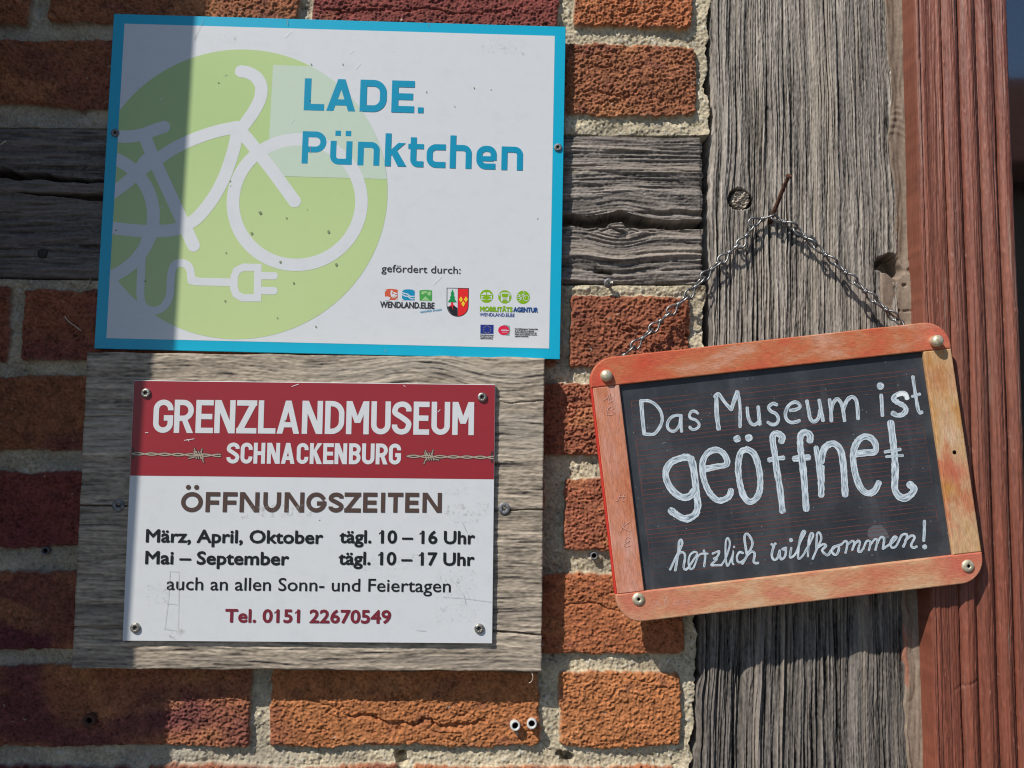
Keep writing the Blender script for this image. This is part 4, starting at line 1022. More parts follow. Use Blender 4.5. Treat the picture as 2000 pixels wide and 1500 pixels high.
bk = stroke(circle(*lm(1242, 368), 62*K, n=30), 11*K, closed=True) + stroke(arc(*lm(1062, 385), 55*K, 55*K, -75, 95, 16), 10*K)
for q in ([(1185, 225), (1198, 255), (1180, 290), (1230, 362)], [(1045, 300), (1095, 292)], [(1080, 300), (1135, 408)], [(1085, 318), (1180, 290)], [(1175, 300), (1125, 385), (1040, 372)], [(1040, 345), (1090, 320)]):
    bk += stroke(mm(q), 10*K, 'r')
badge(1175, 355, bk, None, 'green round badge with a white bicycle')
flat('lettering', line(P, 'MOBILITÄTS', (937.2, 608.0), (1001.0, 609.4), 9.4*PX, 0.28), -0.0004, M['apple'], sg)
flat('lettering', line(P, 'AGENTUR', (1002.2, 609.4), (1050.9, 610.3), 9.4*PX, 0.28), -0.0004, M['navy'], sg)
flat('lettering', line(P, 'WENDLAND.ELBE', (936.6, 617.4), (1004.8, 618.9), 6.6*PX, 0.05), -0.0004, M['blue'], sg)
ef = flat('flag', [mm([(212, 970), (509, 974), (506, 1178), (210, 1174)])], -0.0002, M['euro'], sg); ef['label'] = 'small dark blue flag with a ring of pale stars'
stars = []
for q in range(12):
    s0 = lm(360+80*math.sin(q*math.pi/6), 1078-80*math.cos(q*math.pi/6))
    stars.append([(s0[0]+(9.5 if i % 2 == 0 else 4.5)*K*math.sin(i*math.pi/5), s0[1]+(9.5 if i % 2 == 0 else 4.5)*K*math.cos(i*math.pi/5)) for i in range(10)])
st_tri = []
for s0 in stars:
    ctr = (sum(p[0] for p in s0)/10, sum(p[1] for p in s0)/10)
    st_tri += [[ctr, s0[i], s0[(i+1) % 10]] for i in range(10)]
flat('stars', st_tri, -0.0003, M['gold'], ef)
sm = []
for tx, x0, x1, yy, cp in (('EUROPÄISCHE UNION', 207, 508, 1216, 24), ('Europäischer Fonds für', 207, 503, 1254, 24), ('regionale Entwicklung', 207, 488, 1290, 24),
                           ('Die Mobilitätsagentur Wendland.Elbe', 985, 1508, 1078, 30), ('ist ein Projekt des Landkreises', 985, 1420, 1120, 30), ('Lüchow-Dannenberg, gefördert mit', 985, 1476, 1160, 30),
                           ('Mitteln des Europäischen Fonds für', 985, 1486, 1203, 30), ('regionale Entwicklung', 985, 1290, 1243, 30)):
    p0 = lm(x0, yy); p1 = lm(x1, yy)
    sm += text_polys(tx, p0[0], p1[0], p0[1], cp*K, 0.07)
flat('lettering', sm, -0.0004, M['grey_ink'], sg)
bl = flat('logo', [circle(*lm(770, 1085), 112*K, 112*K), mm([(800, 985), (870, 1000), (880, 1100), (862, 1218), (790, 1218)])], -0.0002, M['slategrey'], sg); bl['label'] = 'round crimson logo over a grey-green blot'
flat('logo_front', [circle(*lm(738, 1098), 126*K, 108*K)], -0.0003, M['berry'], bl)
flat('logo_text', [mm([(690, 1074), (808, 1074), (808, 1080), (690, 1080)]), mm([(680, 1094), (852, 1094), (852, 1108), (680, 1108)]), mm([(695, 1136), (820, 1136), (820, 1144), (695, 1144)])], -0.0004, M['white'], bl)
screw(sg, 225.6, 260, YB, 3.5, 'zinc', 1.5); screw(sg, 1089.5, 288.5, YB, 3.5, 'zinc', 1.5)

# ================================================================== 2. the wooden board
YW = -0.0190
bd = thing('wooden_board', (-0.15237, YW, -0.05560), 'weathered grey wooden board behind the red and white museum sign', 'board', roty=0.002559)
def make_board():
    Wb, Hb = 0.3793, 0.2564; st = 0.00062
    xs = np.arange(-Wb/2, Wb/2, st); zs = np.arange(Hb/2, -Hb/2, -st); nx, nz = len(xs), len(zs); sh = (nz, nx)
    X, Z = np.meshgrid(xs, zs)
    X = X*(1 + 0.0010*gn((nz, 1), 1e-3, 4, 131)); Z = Z + 0.00035*gn((1, nx), 12, 1e-3, 132)*np.abs(Z/(Hb/2))**8
    I = np.arange(nz)[:, None] + 0*X; J = np.arange(nx)[None] + 0*X
    sw = np.exp(-((X-0.095)/0.10)**2 - ((Z-0.112)/0.020)**2)
    I2 = I + 13*sw*np.sin((X-0.03)*34) + 3.5*gn(sh, 120, 50, 133)
    a, b_, c_ = samp(gn(sh, 11, 0.75, 134), I2, J), samp(gn(sh, 60, 2.2, 135), I2, J), samp(gn(sh, 130, 9, 136), I2, J); f = gn(sh, 2.2, 0.7, 137)
    h = 0.16*a + 0.11*b_ + 0.20*c_ + 0.09*f - 0.40*sst(1.2, 2.2, -a)
    def crack(pts, wmm, dep, x_lo=None, x_hi=None):
        fz = plane_of(bd, YW); q = sorted((fz(*p)[0]/1000, fz(*p)[1]/1000) for p in pts)
        zc = np.interp(xs, [p[0] for p in q], [p[1] for p in q]) + 0.0004*gn((1, nx), 10, 1e-3, int(pts[0][1]))[0]
        tp = 1.0
        if x_lo is not None: tp = tp*(1-sst(x_lo-.01, x_lo+.02, xs)) if x_hi is None else tp*((1-sst(x_lo-.01, x_lo+.02, xs)) + sst(x_hi-.02, x_hi+.01, xs))
        return dep*np.exp(-((Z-zc[None])*1000/wmm)**4)*(tp[None] if np.ndim(tp) else 1)
    h -= crack([(160, 815), (215, 813), (262, 812), (960, 780), (1000, 788), (1063, 783)], 0.45, 3.0, -0.16, 0.165)
    h -= crack([(150, 988), (250, 988), (960, 996), (1060, 997)], 0.40, 5.0)
    h -= crack([(144, 1225), (190, 1228), (240, 1226), (960, 1233), (1000, 1237), (1060, 1240)], 0.65, 5.0, -0.15, 0.14)
    em = np.minimum(np.minimum(Wb/2-np.abs(X), Hb/2-np.abs(Z)), 1)*1000; h -= 0.9*(1-sst(-.3, 1.6, em))
    col = np.ones(sh+(3,))*np.array((0.345, 0.285, 0.215))*(1+0.22*a+0.11*b_+0.13*f)[..., None]
    col = lerp3(col, (0.42, 0.37, 0.30), 0.4*sst(0.3, 1.5, c_))
    col = lerp3(col, (0.20, 0.165, 0.135), 0.45*sst(0.5, 1.8, -c_))
    col = lerp3(col, (0.14, 0.115, 0.10), 0.5*sst(1.1, 2.0, -a))
    gridmesh('plank', X, -h/1000, Z, col, M['board'], bd, skirt=0.0185, smooth=True)
make_board()
screw(bd, 231.5, 987, YW, 5.0, 'zinc', 0.8); screw(bd, 985, 993, YW, 5.0, 'zinc', 0.8)

# ================================================================== 3. the museum sign
YM = -0.0226
ms = thing('museum_sign', (-0.15227, YM, -0.05551), 'red and white museum opening-hours sign screwed onto the grey wooden board', 'sign', roty=0.001333)
Q = plane_of(ms, YM)
PM = (Q(900, 1000)[0]-Q(300, 1000)[0])/600
w2, h2 = 148.5, 105.0
slab('panel', rect(-w2, w2, -h2, h2), 0.0, 0.0026, M['white'], ms, 0.3)
hz = (Q(255, 930.6)[1] + Q(965, 934.2)[1])/2
flat('red_header', [rect(-w2+.35, w2-.35, hz, h2-.45)], -0.0001, M['crimson'], ms)
zA = lambda s: [(240+a/5.263, 240+b/5.263) for a, b in s]
zB = lambda s: [(600+a/5.263, 600+b/5.263) for a, b in s]
cap2 = 65.4*PM
g = word(Q, 'GRENZLAN', zA([(308, 512), (523, 722), (745, 925), (938, 1150), (1165, 1372), (1388, 1568), (1580, 1812), (1838, 2050)]), ((298.5, 845.2), (925.3, 849.8)), cap2, 0.163)
g += word(Q, 'DMUSEUM', zB([(180, 378), (398, 632), (655, 855), (870, 1068), (1090, 1253), (1275, 1465), (1490, 1712)]), ((298.5, 845.2), (925.3, 849.8)), cap2, 0.163)
flat('lettering', g, -0.0003, M['white'], ms)
cap3 = 41.0*PM
g = word(Q, 'SCHNAC', zA([(1065, 1195), (1208, 1330), (1342, 1460), (1480, 1612), (1625, 1765), (1785, 1905)]), ((442, 905.2), (782, 907.2)), cap3, 0.185)
g += word(Q, 'KENBURG', zB([(25, 152), (162, 270), (280, 408), (428, 547), (562, 690), (703, 826), (838, 962)]), ((442, 905.2), (782, 907.2)), cap3, 0.185)
flat('lettering', g, -0.0003, M['white'], ms)
cap4 = 39.0*PM
g = word(Q, 'ÖFFNUN', zA([(595, 818), (848, 995), (1025, 1173), (1198, 1400), (1440, 1622), (1658, 1862)]), ((352.6, 1000.0), (862, 1001.4)), cap4, 0.212, -1)
g += word(Q, 'GSZEITEN', zB([(-12, 195), (218, 370), (380, 550), (572, 718), (752, 803), (825, 985), (1005, 1148), (1183, 1382)]), ((352.6, 1000.0), (862, 1001.4)), cap4, 0.212, -1)
flat('lettering', g, -0.0003, M['brown_ink'], ms)
for tx, a, b in (('März, April, Oktober', (284.6, 1059.6), (631.3, 1061.4)), ('tägl. 10 – 16 Uhr', (662.7, 1061.2), (928, 1061.8)),
                 ('Mai – September', (283.3, 1102.0), (564.8, 1103.2)), ('tägl. 10 – 17 Uhr', (660.8, 1103.6), (927, 1104.0))):
    flat('lettering', line(Q, tx, a, b, 25.0*PM, 0.43), -0.0003, M['black_ink'], ms)
flat('lettering', line(Q, 'auch an allen Sonn- und Feiertagen', (325.5, 1153.5), (880.3, 1155.0), 24.5*PM, 0.10), -0.0003, M['black_ink'], ms)
flat('lettering', line(Q, 'Tel. 0151 22670549', (439.5, 1216.0), (763.8, 1217.0), 25.2*PM, 0.46), -0.0003, M['wine_ink'], ms)

def barbed(knot, x_end, x_tip, y0, y1, mirror):
    """The printed strand of barbed wire: two twisted wires, a wrapped barb, dark outlines."""
    f = lambda x: y0 + (y1-y0)*(x-min(x_end, x_tip))/abs(x_tip-x_end)
    dk, lt_ = [], []
    lo_, hi_ = sorted((x_end, x_tip))
    for ph in (0, math.pi):
        p = [Q(x, f(x) + 2.2*math.sin(2*math.pi*(x-lo_)/52 + ph)) for x in np.linspace(lo_, hi_, 50)]
        dk += stroke(p, 3.9*PM, 'r'); lt_.append(stroke(p, 2.1*PM, 'r'))
    bars = []
    for k_ in range(4):
        x = knot - 7 + 4.4*k_
        bars.append([Q(x-2, f(x)-7), Q(x+1, f(x)), Q(x+3, f(x)+7)])
    sgn = -1 if mirror else 1
    bars += [[Q(knot-8*sgn, f(knot)-13), Q(knot-6*sgn, f(knot)-5)], [Q(knot+7*sgn, f(knot)-12), Q(knot+5*sgn, f(knot)-4)], [Q(knot-19*sgn, f(knot)+7), Q(knot-8*sgn, f(knot)+4)], [Q(knot+10*sgn, f(knot)+14), Q(knot+6*sgn, f(knot)+5)]]
    bars += [[Q(x_end+2*sgn, f(x_end)-11), Q(x_end+5*sgn, f(x_end)), Q(x_end+3*sgn, f(x_end)+9)]]
    for b in bars: dk += stroke(b, 4.0*PM, 'r')
    o = flat('barbed_wire_print', dk, -0.0003, M['wiredark'], ms)
    tops = [q for l_ in lt_ for q in l_]
    for b in bars[:8]: tops += stroke(b, 1.7*PM, 'r')
    flat('wire_highlight', tops, -0.0004, M['wire'], o)
barbed(388, 257, 431, 886, 889.5, False); barbed(838, 964, 795, 891, 893.5, True)
for p in ((285.5, 768), (942, 776), (936, 1227.5), (265, 1226)): screw(ms, p[0], p[1], YM, 4.0, 'screw', 1.8)

# faded film of an old sticker: thin rough residue patches on both signs
kf = NT('sticker_residue', 0.8, 0.2, 0, (0.42, 0.40, 0.36))
fac = kf.ramp(kf.noise((1, 1, 1), 240, 6, 0.75), [(0.52, g3(0)), (0.68, g3(0.55))])
tr = kf.n('ShaderNodeBsdfTransparent'); mx = kf.n('ShaderNodeMixShader'); kf.l(fac, mx.inputs[0]); kf.l(tr.outputs[0], mx.inputs[1]); kf.l(kf.b.outputs[0], mx.inputs[2])
kf.l(mx.outputs[0], kf.t.nodes['Material Output'].inputs['Surface'])
kf2 = NT('scuff_marks', 0.8, 0.2, 0, (0.14, 0.135, 0.13))
fac = kf2.ramp(kf2.noise((1, 1, 1), 330, 6, 0.8, 1.5), [(0.56, g3(0)), (0.70, g3(0.6))])
tr = kf2.n('ShaderNodeBsdfTransparent'); mx = kf2.n('ShaderNodeMixShader'); kf2.l(fac, mx.inputs[0]); kf2.l(tr.outputs[0], mx.inputs[1]); kf2.l(kf2.b.outputs[0], mx.inputs[2])
kf2.l(mx.outputs[0], kf2.t.nodes['Material Output'].inputs['Surface'])
def patch(th, pl, pts, y, m=kf): flat('sticker_residue', [[pl(*p) for p in pts]], y, m.m, th)
patch(ms, Q, [(480, 985), (610, 985), (612, 1008), (470, 1012)], -0.00045)
patch(ms, Q, [(870, 985), (955, 980), (950, 1005), (868, 1010)], -0.00045)
patch(ms, Q, [(840, 940), (912, 938), (915, 965), (838, 968)], -0.00045, kf2)
patch(ms, Q, [(850, 1115), (930, 1110), (930, 1215), (850, 1215)], -0.00045, kf2)
patch(ms, Q, [(285, 1140), (325, 1140), (330, 1180), (285, 1182)], -0.00045, kf2)
patch(ms, Q, [(325, 1225), (365, 1225), (352, 1250), (332, 1248)], -0.00045)
patch(ms, Q, [(690, 1085), (840, 1080), (850, 1110), (680, 1115)], -0.00045, kf2)
patch(ms, Q, [(885, 1015), (935, 1012), (935, 1060), (890, 1058)], -0.00045, kf2)
patch(sg, P, [(935, 72), (1028, 74), (1026, 108), (940, 104)], -0.00055, kf2)
patch(sg, P, [(428, 68), (462, 70), (460, 88), (434, 84)], -0.00055, kf2)
flat('spots', [circle(*P(px, py), r_*PX, r_*PX*1.3, 12) for px, py, r_ in ((509, 416, 2.6), (492, 456, 2.4), (642, 453, 2.6), (548, 512, 2.2), (657, 517, 2.6), (574, 553, 1.8), (560, 426, 1.4), (442, 494, 1.2), (450, 354, 1.4), (427, 162, 1.3), (608, 126, 1.4), (670, 126, 1.2), (926, 172, 1.3), (888, 208, 1.0), (833, 180, 1.2), (542, 621, 1.2), (617, 638, 1.4), (440, 588, 1.6))], -0.0006, M['spot'], sg)
kw = NT('scratch', 0.6, 0.3, 0, (0.80, 0.80, 0.80))
def scratches(th, pl, lst, y, wpx, s_, m): flat('wear_marks', sum([stroke([pl(*p) for p in q], wpx*s_, 'b') for q in lst], []), y, m, th)
scratches(sg, P, [[(556, 73), (570, 61)], [(694, 134), (704, 124)], [(683, 104), (690, 98)], [(570, 240), (574, 232)], [(846, 556), (862, 540)], [(310, 264), (322, 250)], [(313, 196), (320, 190)], [(262, 464), (272, 452)], [(312, 408), (320, 403)]], -0.0006, 0.7, PX, kw.m)
scratches(sg, P, [[(606, 286), (607, 299)], [(393, 50), (398, 38), (380, 78)], [(561, 37), (562, 50)], [(836, 44), (837, 53)], [(439, 148), (444, 146)], [(505, 413), (509, 419)], [(752, 682), (755, 688)], [(449, 363), (452, 363)]], -0.0006, 0.9, PX, M['pencil'])
scratches(ms, Q, [[(570, 755), (584, 750)], [(370, 862), (366, 858)], [(360, 860), (380, 857)], [(855, 805), (860, 800)], [(284, 845), (290, 845)], [(788, 753), (792, 755)]], -0.0005, 1.1, PM, kw.m)
scratches(ms, Q, [[(902, 1018), (912, 1040)], [(880, 1130), (905, 1160), (910, 1180)], [(865, 1165), (905, 1168), (960, 1175)], [(332, 1115), (330, 1160), (322, 1228)], [(350, 1118), (348, 1228)], [(332, 1115), (350, 1116)], [(325, 1178), (347, 1180)], [(320, 1228), (345, 1231)], [(812, 1230), (832, 1232)]], -0.0005, 0.6, PM, M['faintgrey'])

# ================================================================== 4. the slate
YS = -0.034
sl = thing('school_slate', (0.2328, YS, -0.0183), 'tilted school slate in a worn red-orange wooden frame, with white German handwriting', 'slate', roty=-math.radians(6.9))
T = plane_of(sl, YS); YI = YS + 0.0034; Ti = plane_of(sl, YI)
TP = (T(1800, 900)[0]-T(1300, 900)[0])/500
OW, OH, IWd, IHt, R_ = 149.5, 106.8, 126.2, 83.4, 20.0
top = [(-OW, IHt)] + [(OW, IHt)] + arc(OW-R_, OH-R_, R_, R_, 0, 90, 12) + arc(-OW+R_, OH-R_, R_, R_, 90, 180, 12)
bot = arc(-OW+R_, -OH+R_, R_, R_, 180, 270, 12) + arc(OW-R_, -OH+R_, R_, R_, 270, 360, 12) + [(OW, -IHt), (-OW, -IHt)]
slab('frame_rail', top, 0.0, 0.0092, M['rail_top'], sl, 0.9)['label'] = 'top rail, worn orange-red'
slab('frame_rail', bot, 0.0, 0.0092, M['rail_bottom'], sl, 0.9)['label'] = 'bottom rail, ochre with reddish ends'
slab('frame_rail', rect(-OW+1.4, -IWd, -IHt+.12, IHt-.12), 0.0003, 0.0090, M['rail_left'], sl, 0.7)['label'] = 'left rail, pinkish orange'
slab('frame_rail', rect(IWd, OW, -IHt+.12, IHt-.12), 0.0003, 0.0090, M['rail_right'], sl, 0.9)['label'] = 'right rail, yellow ochre'
slab('painted_edge', rect(-OW, -OW+1.38, -IHt+.15, IHt-.15), 0.0008, 0.0088, M['rail_red'], sl, 0.5)['label'] = 'bright red edge of the left rail'
slab('writing_surface', rect(-IWd-4, IWd+4, -IHt-4, IHt+4), YI-YS, YI-YS+0.0025, M['slate'], sl)
# ruling: nine staves of four lines
rl = []
tl, tr_, blc, brc = Ti(1231, 781.5), Ti(1788.7, 724.8), Ti(1273, 1117), Ti(1838.5, 1062)
x0r, x1r = (tl[0]+blc[0])/2, (tr_[0]+brc[0])/2; y1r, y0r = (tl[1]+tr_[1])/2, (blc[1]+brc[1])/2
pitch = (y1r-y0r)/(8+0.815)
rw = 0.50
for q in range(9):
    ya = y1r - q*pitch; hh = pitch*0.815
    for fz in (0, .28, .69, 1.0): rl.append(rect(x0r, x1r, ya-fz*hh-rw/2, ya-fz*hh+rw/2))
    rl.append(rect(x0r, x0r+rw, ya-hh, ya)); rl.append(rect(x1r-rw, x1r, ya-hh, ya))
flat('ruling', rl, YI-YS-0.00008, M['ruling'], sl)
sc_ = [Ti(*p) for p in ((1694, 1045), (1696, 1033), (1706, 1026), (1722, 1026), (1731, 1036), (1737, 1050), (1725, 1053), (1712, 1052), (1700, 1054))]
flat('smudge', [sc_], YI-YS-0.00006, M['smudge'], sl)

_seq = [0]
def handwriting(name, strokes, conv, wscale, m='chalk'):
    """Pen strokes as ribbons (their width direction drives the streaks of the marker)."""
    V, F, UV = [], [], []
    for pts, wpx in strokes:
        _seq[0] += 1; sd = float(_seq[0]*4)
        p = smooth_line([conv(*q) for q in pts], 6) if len(pts) > 2 else [np.array(conv(*pts[0])) + (np.array(conv(*pts[1]))-np.array(conv(*pts[0])))*i/6 for i in range(7)]
        n = len(p); wm = wpx*wscale*1.04
        rj = np.random.default_rng(_seq[0]); T_ = [wm*(1+0.055*rj.standard_normal()+0.04*math.sin(q_*.37+_seq[0])) for q_ in range(n)]
        Lf, Rt = offs(p, T_); yb = YI-YS-0.00018-_seq[0]*3e-6; s_ = 0
        # round ends
        for end, nb_ in ((0, 1), (n-1, n-2)):
            d = np.array(p[end])[:2]-np.array(p[nb_])[:2]; d = d/(np.linalg.norm(d)+1e-9); nn = np.array([-d[1], d[0]]); c = np.array(p[end])[:2]
            i0 = len(V); V.append((c[0], yb-1e-6, c[1])); UV.append((sd+.5, end))
            for q in range(9):
                a = math.pi*(q/8-.5); e = c + (d*math.cos(a)*.8 + nn*math.sin(a))*T_[end]/2; V.append((e[0], yb-1e-6, e[1])); UV.append((sd+.5+math.sin(a)/2, end+.2))
            F += [(i0, i0+1+q, i0+2+q) for q in range(8)]
        i0 = len(V)
        for i in range(n):
            if i: s_ += float(np.linalg.norm(np.array(p[i])[:2]-np.array(p[i-1])[:2]))
            y = yb - 1e-6 - i*3e-7
            V += [(Lf[i][0], y, Lf[i][1]), (Rt[i][0], y, Rt[i][1])]; UV += [(sd, s_/7), (sd+1, s_/7)]
        F += [(i0+2*i, i0+2*i+1, i0+2*i+3, i0+2*i+2) for i in range(n-1)]
    me = bpy.data.meshes.new(name); me.from_pydata([(a/1000, y, b/1000) for a, y, b in V], [], F); me.update()
    ul = me.uv_layers.new(name='UVMap')
    for lp in me.loops: ul.data[lp.index].uv = UV[lp.vertex_index]
    fl = [p for p in me.polygons if p.normal.y > 0]
    for p in fl: p.flip()
    me.update()
    return link(name, me, M[m], sl)
def dot(cx_, cy_, r): return ([(cx_-r*.25, cy_+r*.1), (cx_+r*.25, cy_-r*.1)], r*1.75)

k4 = lambda x, y: Ti(1230+x/7.143, 740+y/7.143)
handwriting('handwriting', [
    ([(158, 305), (175, 520), (200, 770)], 52), ([(165, 308), (265, 308), (360, 360), (430, 455), (453, 560), (430, 650), (375, 735), (325, 772), (215, 772)], 42),
    ([(718, 512), (640, 510), (570, 545), (528, 615), (530, 680), (570, 722), (630, 724), (690, 650), (714, 530)], 40), ([(716, 512), (716, 620), (722, 735)], 38),
    ([(950, 482), (912, 452), (862, 455), (832, 505), (850, 550), (920, 575), (965, 625), (955, 675), (900, 706), (862, 700), (835, 672)], 38),
    ([(1238, 700), (1212, 480), (1207, 270), (1190, 237)], 56), ([(1192, 235), (1240, 212), (1320, 320), (1412, 428)], 46), ([(1412, 428), (1450, 320), (1500, 180)], 56), ([(1505, 180), (1532, 330), (1540, 500), (1537, 670)], 42),
    ([(1637, 402), (1648, 520), (1685, 612), (1740, 640), (1800, 600)], 46), ([(1790, 388), (1800, 500), (1812, 635)], 48)], k4, TP/7.143)
k5 = lambda x, y: Ti(1490+x/5.882, 720+y/5.882)
handwriting('handwriting', [
    ([(160, 415), (112, 402), (66, 440), (90, 488), (150, 520), (178, 580), (155, 630), (105, 642), (55, 616)], 37),
    ([(312, 480), (380, 470), (425, 440), (402, 395), (350, 388), (290, 430), (258, 510), (270, 580), (320, 617), (380, 612), (420, 595)], 37),
    ([(505, 372), (525, 480), (542, 570), (585, 610), (635, 570), (655, 480)], 40), ([(645, 360), (667, 480), (690, 597)], 40),
    ([(764, 355), (780, 480), (786, 600)], 40), ([(785, 480), (805, 400), (850, 350), (895, 390), (920, 480), (938, 600)], 40), ([(925, 470), (962, 370), (1020, 325), (1068, 360), (1085, 450), (1092, 577)], 40),
    ([(1358, 303), (1366, 430), (1372, 540)], 40), dot(1350, 200, 44),
    ([(1722, 92), (1736, 200), (1760, 350), (1780, 460), (1800, 507), (1826, 500)], 37), ([(1712, 320), (1800, 292)], 34)], k5, TP/5.882)
handwriting('handwriting', [([(1655, 340), (1640, 300), (1590, 285), (1520, 312), (1500, 350), (1550, 390), (1620, 430), (1642, 480), (1600, 527), (1540, 535), (1490, 512)], 56)], k5, TP/5.882)
handwriting('thick_chalk', [([(1655, 342), (1640, 304), (1590, 290), (1535, 312)], 40)], k5, TP/5.882, 'chalk2')
k6 = lambda x, y: Ti(1280+x/7.143, 820+y/7.143)
handwriting('handwriting', [
    ([(500, 560), (440, 522), (340, 540), (222, 592), (150, 700), (150, 820), (210, 950), (300, 1042), (390, 1082), (480, 1062), (540, 985)], 90),
    ([(500, 535), (535, 700), (560, 900), (580, 1080), (592, 1200), (560, 1310), (470, 1372), (380, 1372), (280, 1312), (212, 1262)], 92),
    ([(690, 688), (850, 652), (975, 630), (1000, 570), (950, 470), (862, 420), (760, 440), (690, 512), (655, 620), (665, 780), (710, 930), (780, 1050), (870, 1122), (960, 1112), (1030, 1062), (1055, 985)], 82),
    ([(1290, 412), (1200, 442), (1162, 560), (1155, 720), (1180, 900), (1230, 1060), (1310, 1142), (1400, 1100), (1455, 980), (1460, 800), (1430, 620), (1370, 470), (1270, 405)], 84),
    dot(1138, 265, 54), dot(1303, 250, 54),
    ([(1755, 305), (1768, 240), (1710, 192), (1650, 205), (1635, 285), (1665, 480), (1692, 700), (1740, 980), (1772, 1275)], 86), ([(1585, 560), (1680, 540), (1785, 530)], 62)], k6, TP/7.143)
k7 = lambda x, y: Ti(1500+x/6.25, 800+y/6.25)
handwriting('handwriting', [
    ([(510, 380), (512, 312), (450, 277), (400, 312), (390, 400), (405, 560), (430, 750), (450, 1000), (465, 1218)], 78), ([(320, 600), (410, 590), (495, 582)], 70),
    ([(585, 462), (612, 650), (640, 900), (645, 1050)], 62), ([(650, 640), (665, 530), (710, 448), (800, 415), (880, 490), (915, 650), (930, 850), (940, 1042)], 80), ([(652, 700), (650, 900), (648, 1045)], 72),
    ([(1070, 542), (1200, 525), (1300, 515), (1312, 430), (1260, 352), (1170, 330), (1090, 392), (1040, 520), (1045, 680), (1080, 840), (1140, 970), (1220, 1022), (1300, 990), (1352, 892)], 76),
    ([(1495, 160), (1520, 350), (1545, 600), (1550, 800), (1545, 960), (1590, 1050), (1660, 1080), (1740, 1040), (1780, 970), (1725, 910)], 82), ([(1425, 517), (1520, 500), (1612, 485)], 38), ([(1440, 575), (1540, 566), (1642, 560)], 32)], k7, TP/6.25)
k8 = lambda x, y: Ti(1290+x/7.143, 1000+y/7.143)
handwriting('handwriting', [
    ([(132, 803), (200, 660), (262, 540), (302, 440), (285, 388), (258, 430), (245, 580), (205, 815)], 32), ([(212, 660), (250, 590), (295, 558), (335, 582), (340, 650), (322, 760), (345, 803), (390, 775)], 30),
    ([(390, 775), (470, 650), (510, 580), (472, 555), (412, 600), (390, 700), (412, 788), (455, 780), (492, 700), (520, 620), (570, 582), (660, 580)], 26), ([(603, 535), (622, 620), (608, 760)], 30),
    ([(725, 580), (770, 562), (818, 550), (792, 620), (742, 650)], 28), ([(742, 650), (785, 658), (725, 715), (712, 742), (780, 742), (850, 740)], 28),
    ([(850, 740), (910, 640), (962, 480), (960, 400), (935, 362), (910, 420), (905, 600), (920, 720), (945, 742), (1005, 600), (1012, 560), (1000, 690), (1018, 732)], 25), dot(1025, 485, 16),
    ([(1150, 572), (1102, 560), (1065, 620), (1075, 688), (1112, 700), (1165, 670)], 30), ([(1140, 722), (1210, 600), (1282, 450), (1245, 342), (1195, 303), (1170, 360), (1188, 500), (1205, 600)], 32), ([(1205, 605), (1268, 552), (1312, 580), (1300, 680), (1320, 713), (1362, 710)], 32)], k8, TP/7.143)
k9 = lambda x, y: Ti(1490+x/5.882, 1000+y/5.882)
handwriting('handwriting', [
    ([(97, 368), (115, 385), (145, 362)], 26), ([(128, 385), (107, 450), (102, 510), (128, 550), (168, 525), (193, 440)], 26), ([(193, 440), (195, 510), (215, 542), (250, 510), (262, 440), (228, 425), (268, 410)], 26),
    ([(325, 410), (312, 518), (370, 482), (440, 320), (482, 235), (455, 225), (420, 330), (402, 500), (418, 535), (470, 480), (560, 310), (575, 255), (550, 247), (525, 330), (515, 510)], 24), dot(323, 322, 24),
    ([(570, 538), (620, 420), (668, 310), (650, 240), (622, 250), (615, 340), (612, 420)], 24), ([(620, 410), (690, 370), (722, 390), (680, 440), (720, 488), (752, 488), (782, 440)], 27),
    ([(782, 440), (850, 388), (872, 420), (850, 480), (822, 490), (792, 455), (805, 405), (850, 388), (900, 372)], 26),
    ([(900, 372), (940, 335), (965, 345), (965, 390), (947, 468)], 25), ([(960, 385), (1018, 335), (1045, 345), (1040, 390), (1022, 438)], 25), ([(1040, 385), (1088, 332), (1112, 355), (1092, 440), (1118, 458), (1142, 430)], 25),
    ([(1150, 425), (1190, 335), (1230, 338), (1230, 380), (1215, 440)], 24), ([(1230, 378), (1285, 312), (1312, 335), (1290, 436)], 24), ([(1310, 362), (1352, 290), (1390, 310), (1375, 422)], 25),
    ([(1375, 424), (1480, 352), (1532, 292), (1500, 288), (1465, 350), (1480, 408), (1530, 388), (1590, 272), (1650, 258), (1640, 330), (1610, 398)], 26), ([(1632, 330), (1700, 272), (1740, 292), (1700, 380), (1730, 410), (1765, 395)], 26),
    ([(1853, 102), (1852, 220), (1845, 330)], 32), dot(1856, 400, 28)], k9, TP/5.882)

# pale pressed letters on the rails
def rail_letters(lines, wmm): flat('pressed_letters', sum([stroke(smooth_line([T(*p) for p in q], 5), wmm, 'r') for q in lines], []), -0.00012, M['faint'], sl)
rz = lambda x, y: (1000+x/3.571, 720+y/3.571)
rail_letters([[rz(*p) for p in q] for q in (
    [(632, 222), (660, 205), (685, 168), (672, 235), (700, 222)], [(645, 205), (690, 205)], [(672, 262), (660, 322)], [(655, 290), (690, 262), (710, 270), (690, 292), (715, 305), (690, 322), (660, 318)],
    [(755, 870), (740, 915), (725, 920)], [(785, 872), (768, 915), (780, 920)], [(735, 895), (790, 892)], [(780, 1070), (765, 1120), (752, 1140)], [(820, 1065), (775, 1105), (822, 1135)], [(822, 1180), (800, 1175), (785, 1205), (820, 1200), (778, 1228), (800, 1240), (828, 1230)])], 0.42)
ra = lambda x, y: (1000+x/3.571, 1080+y/3.571)
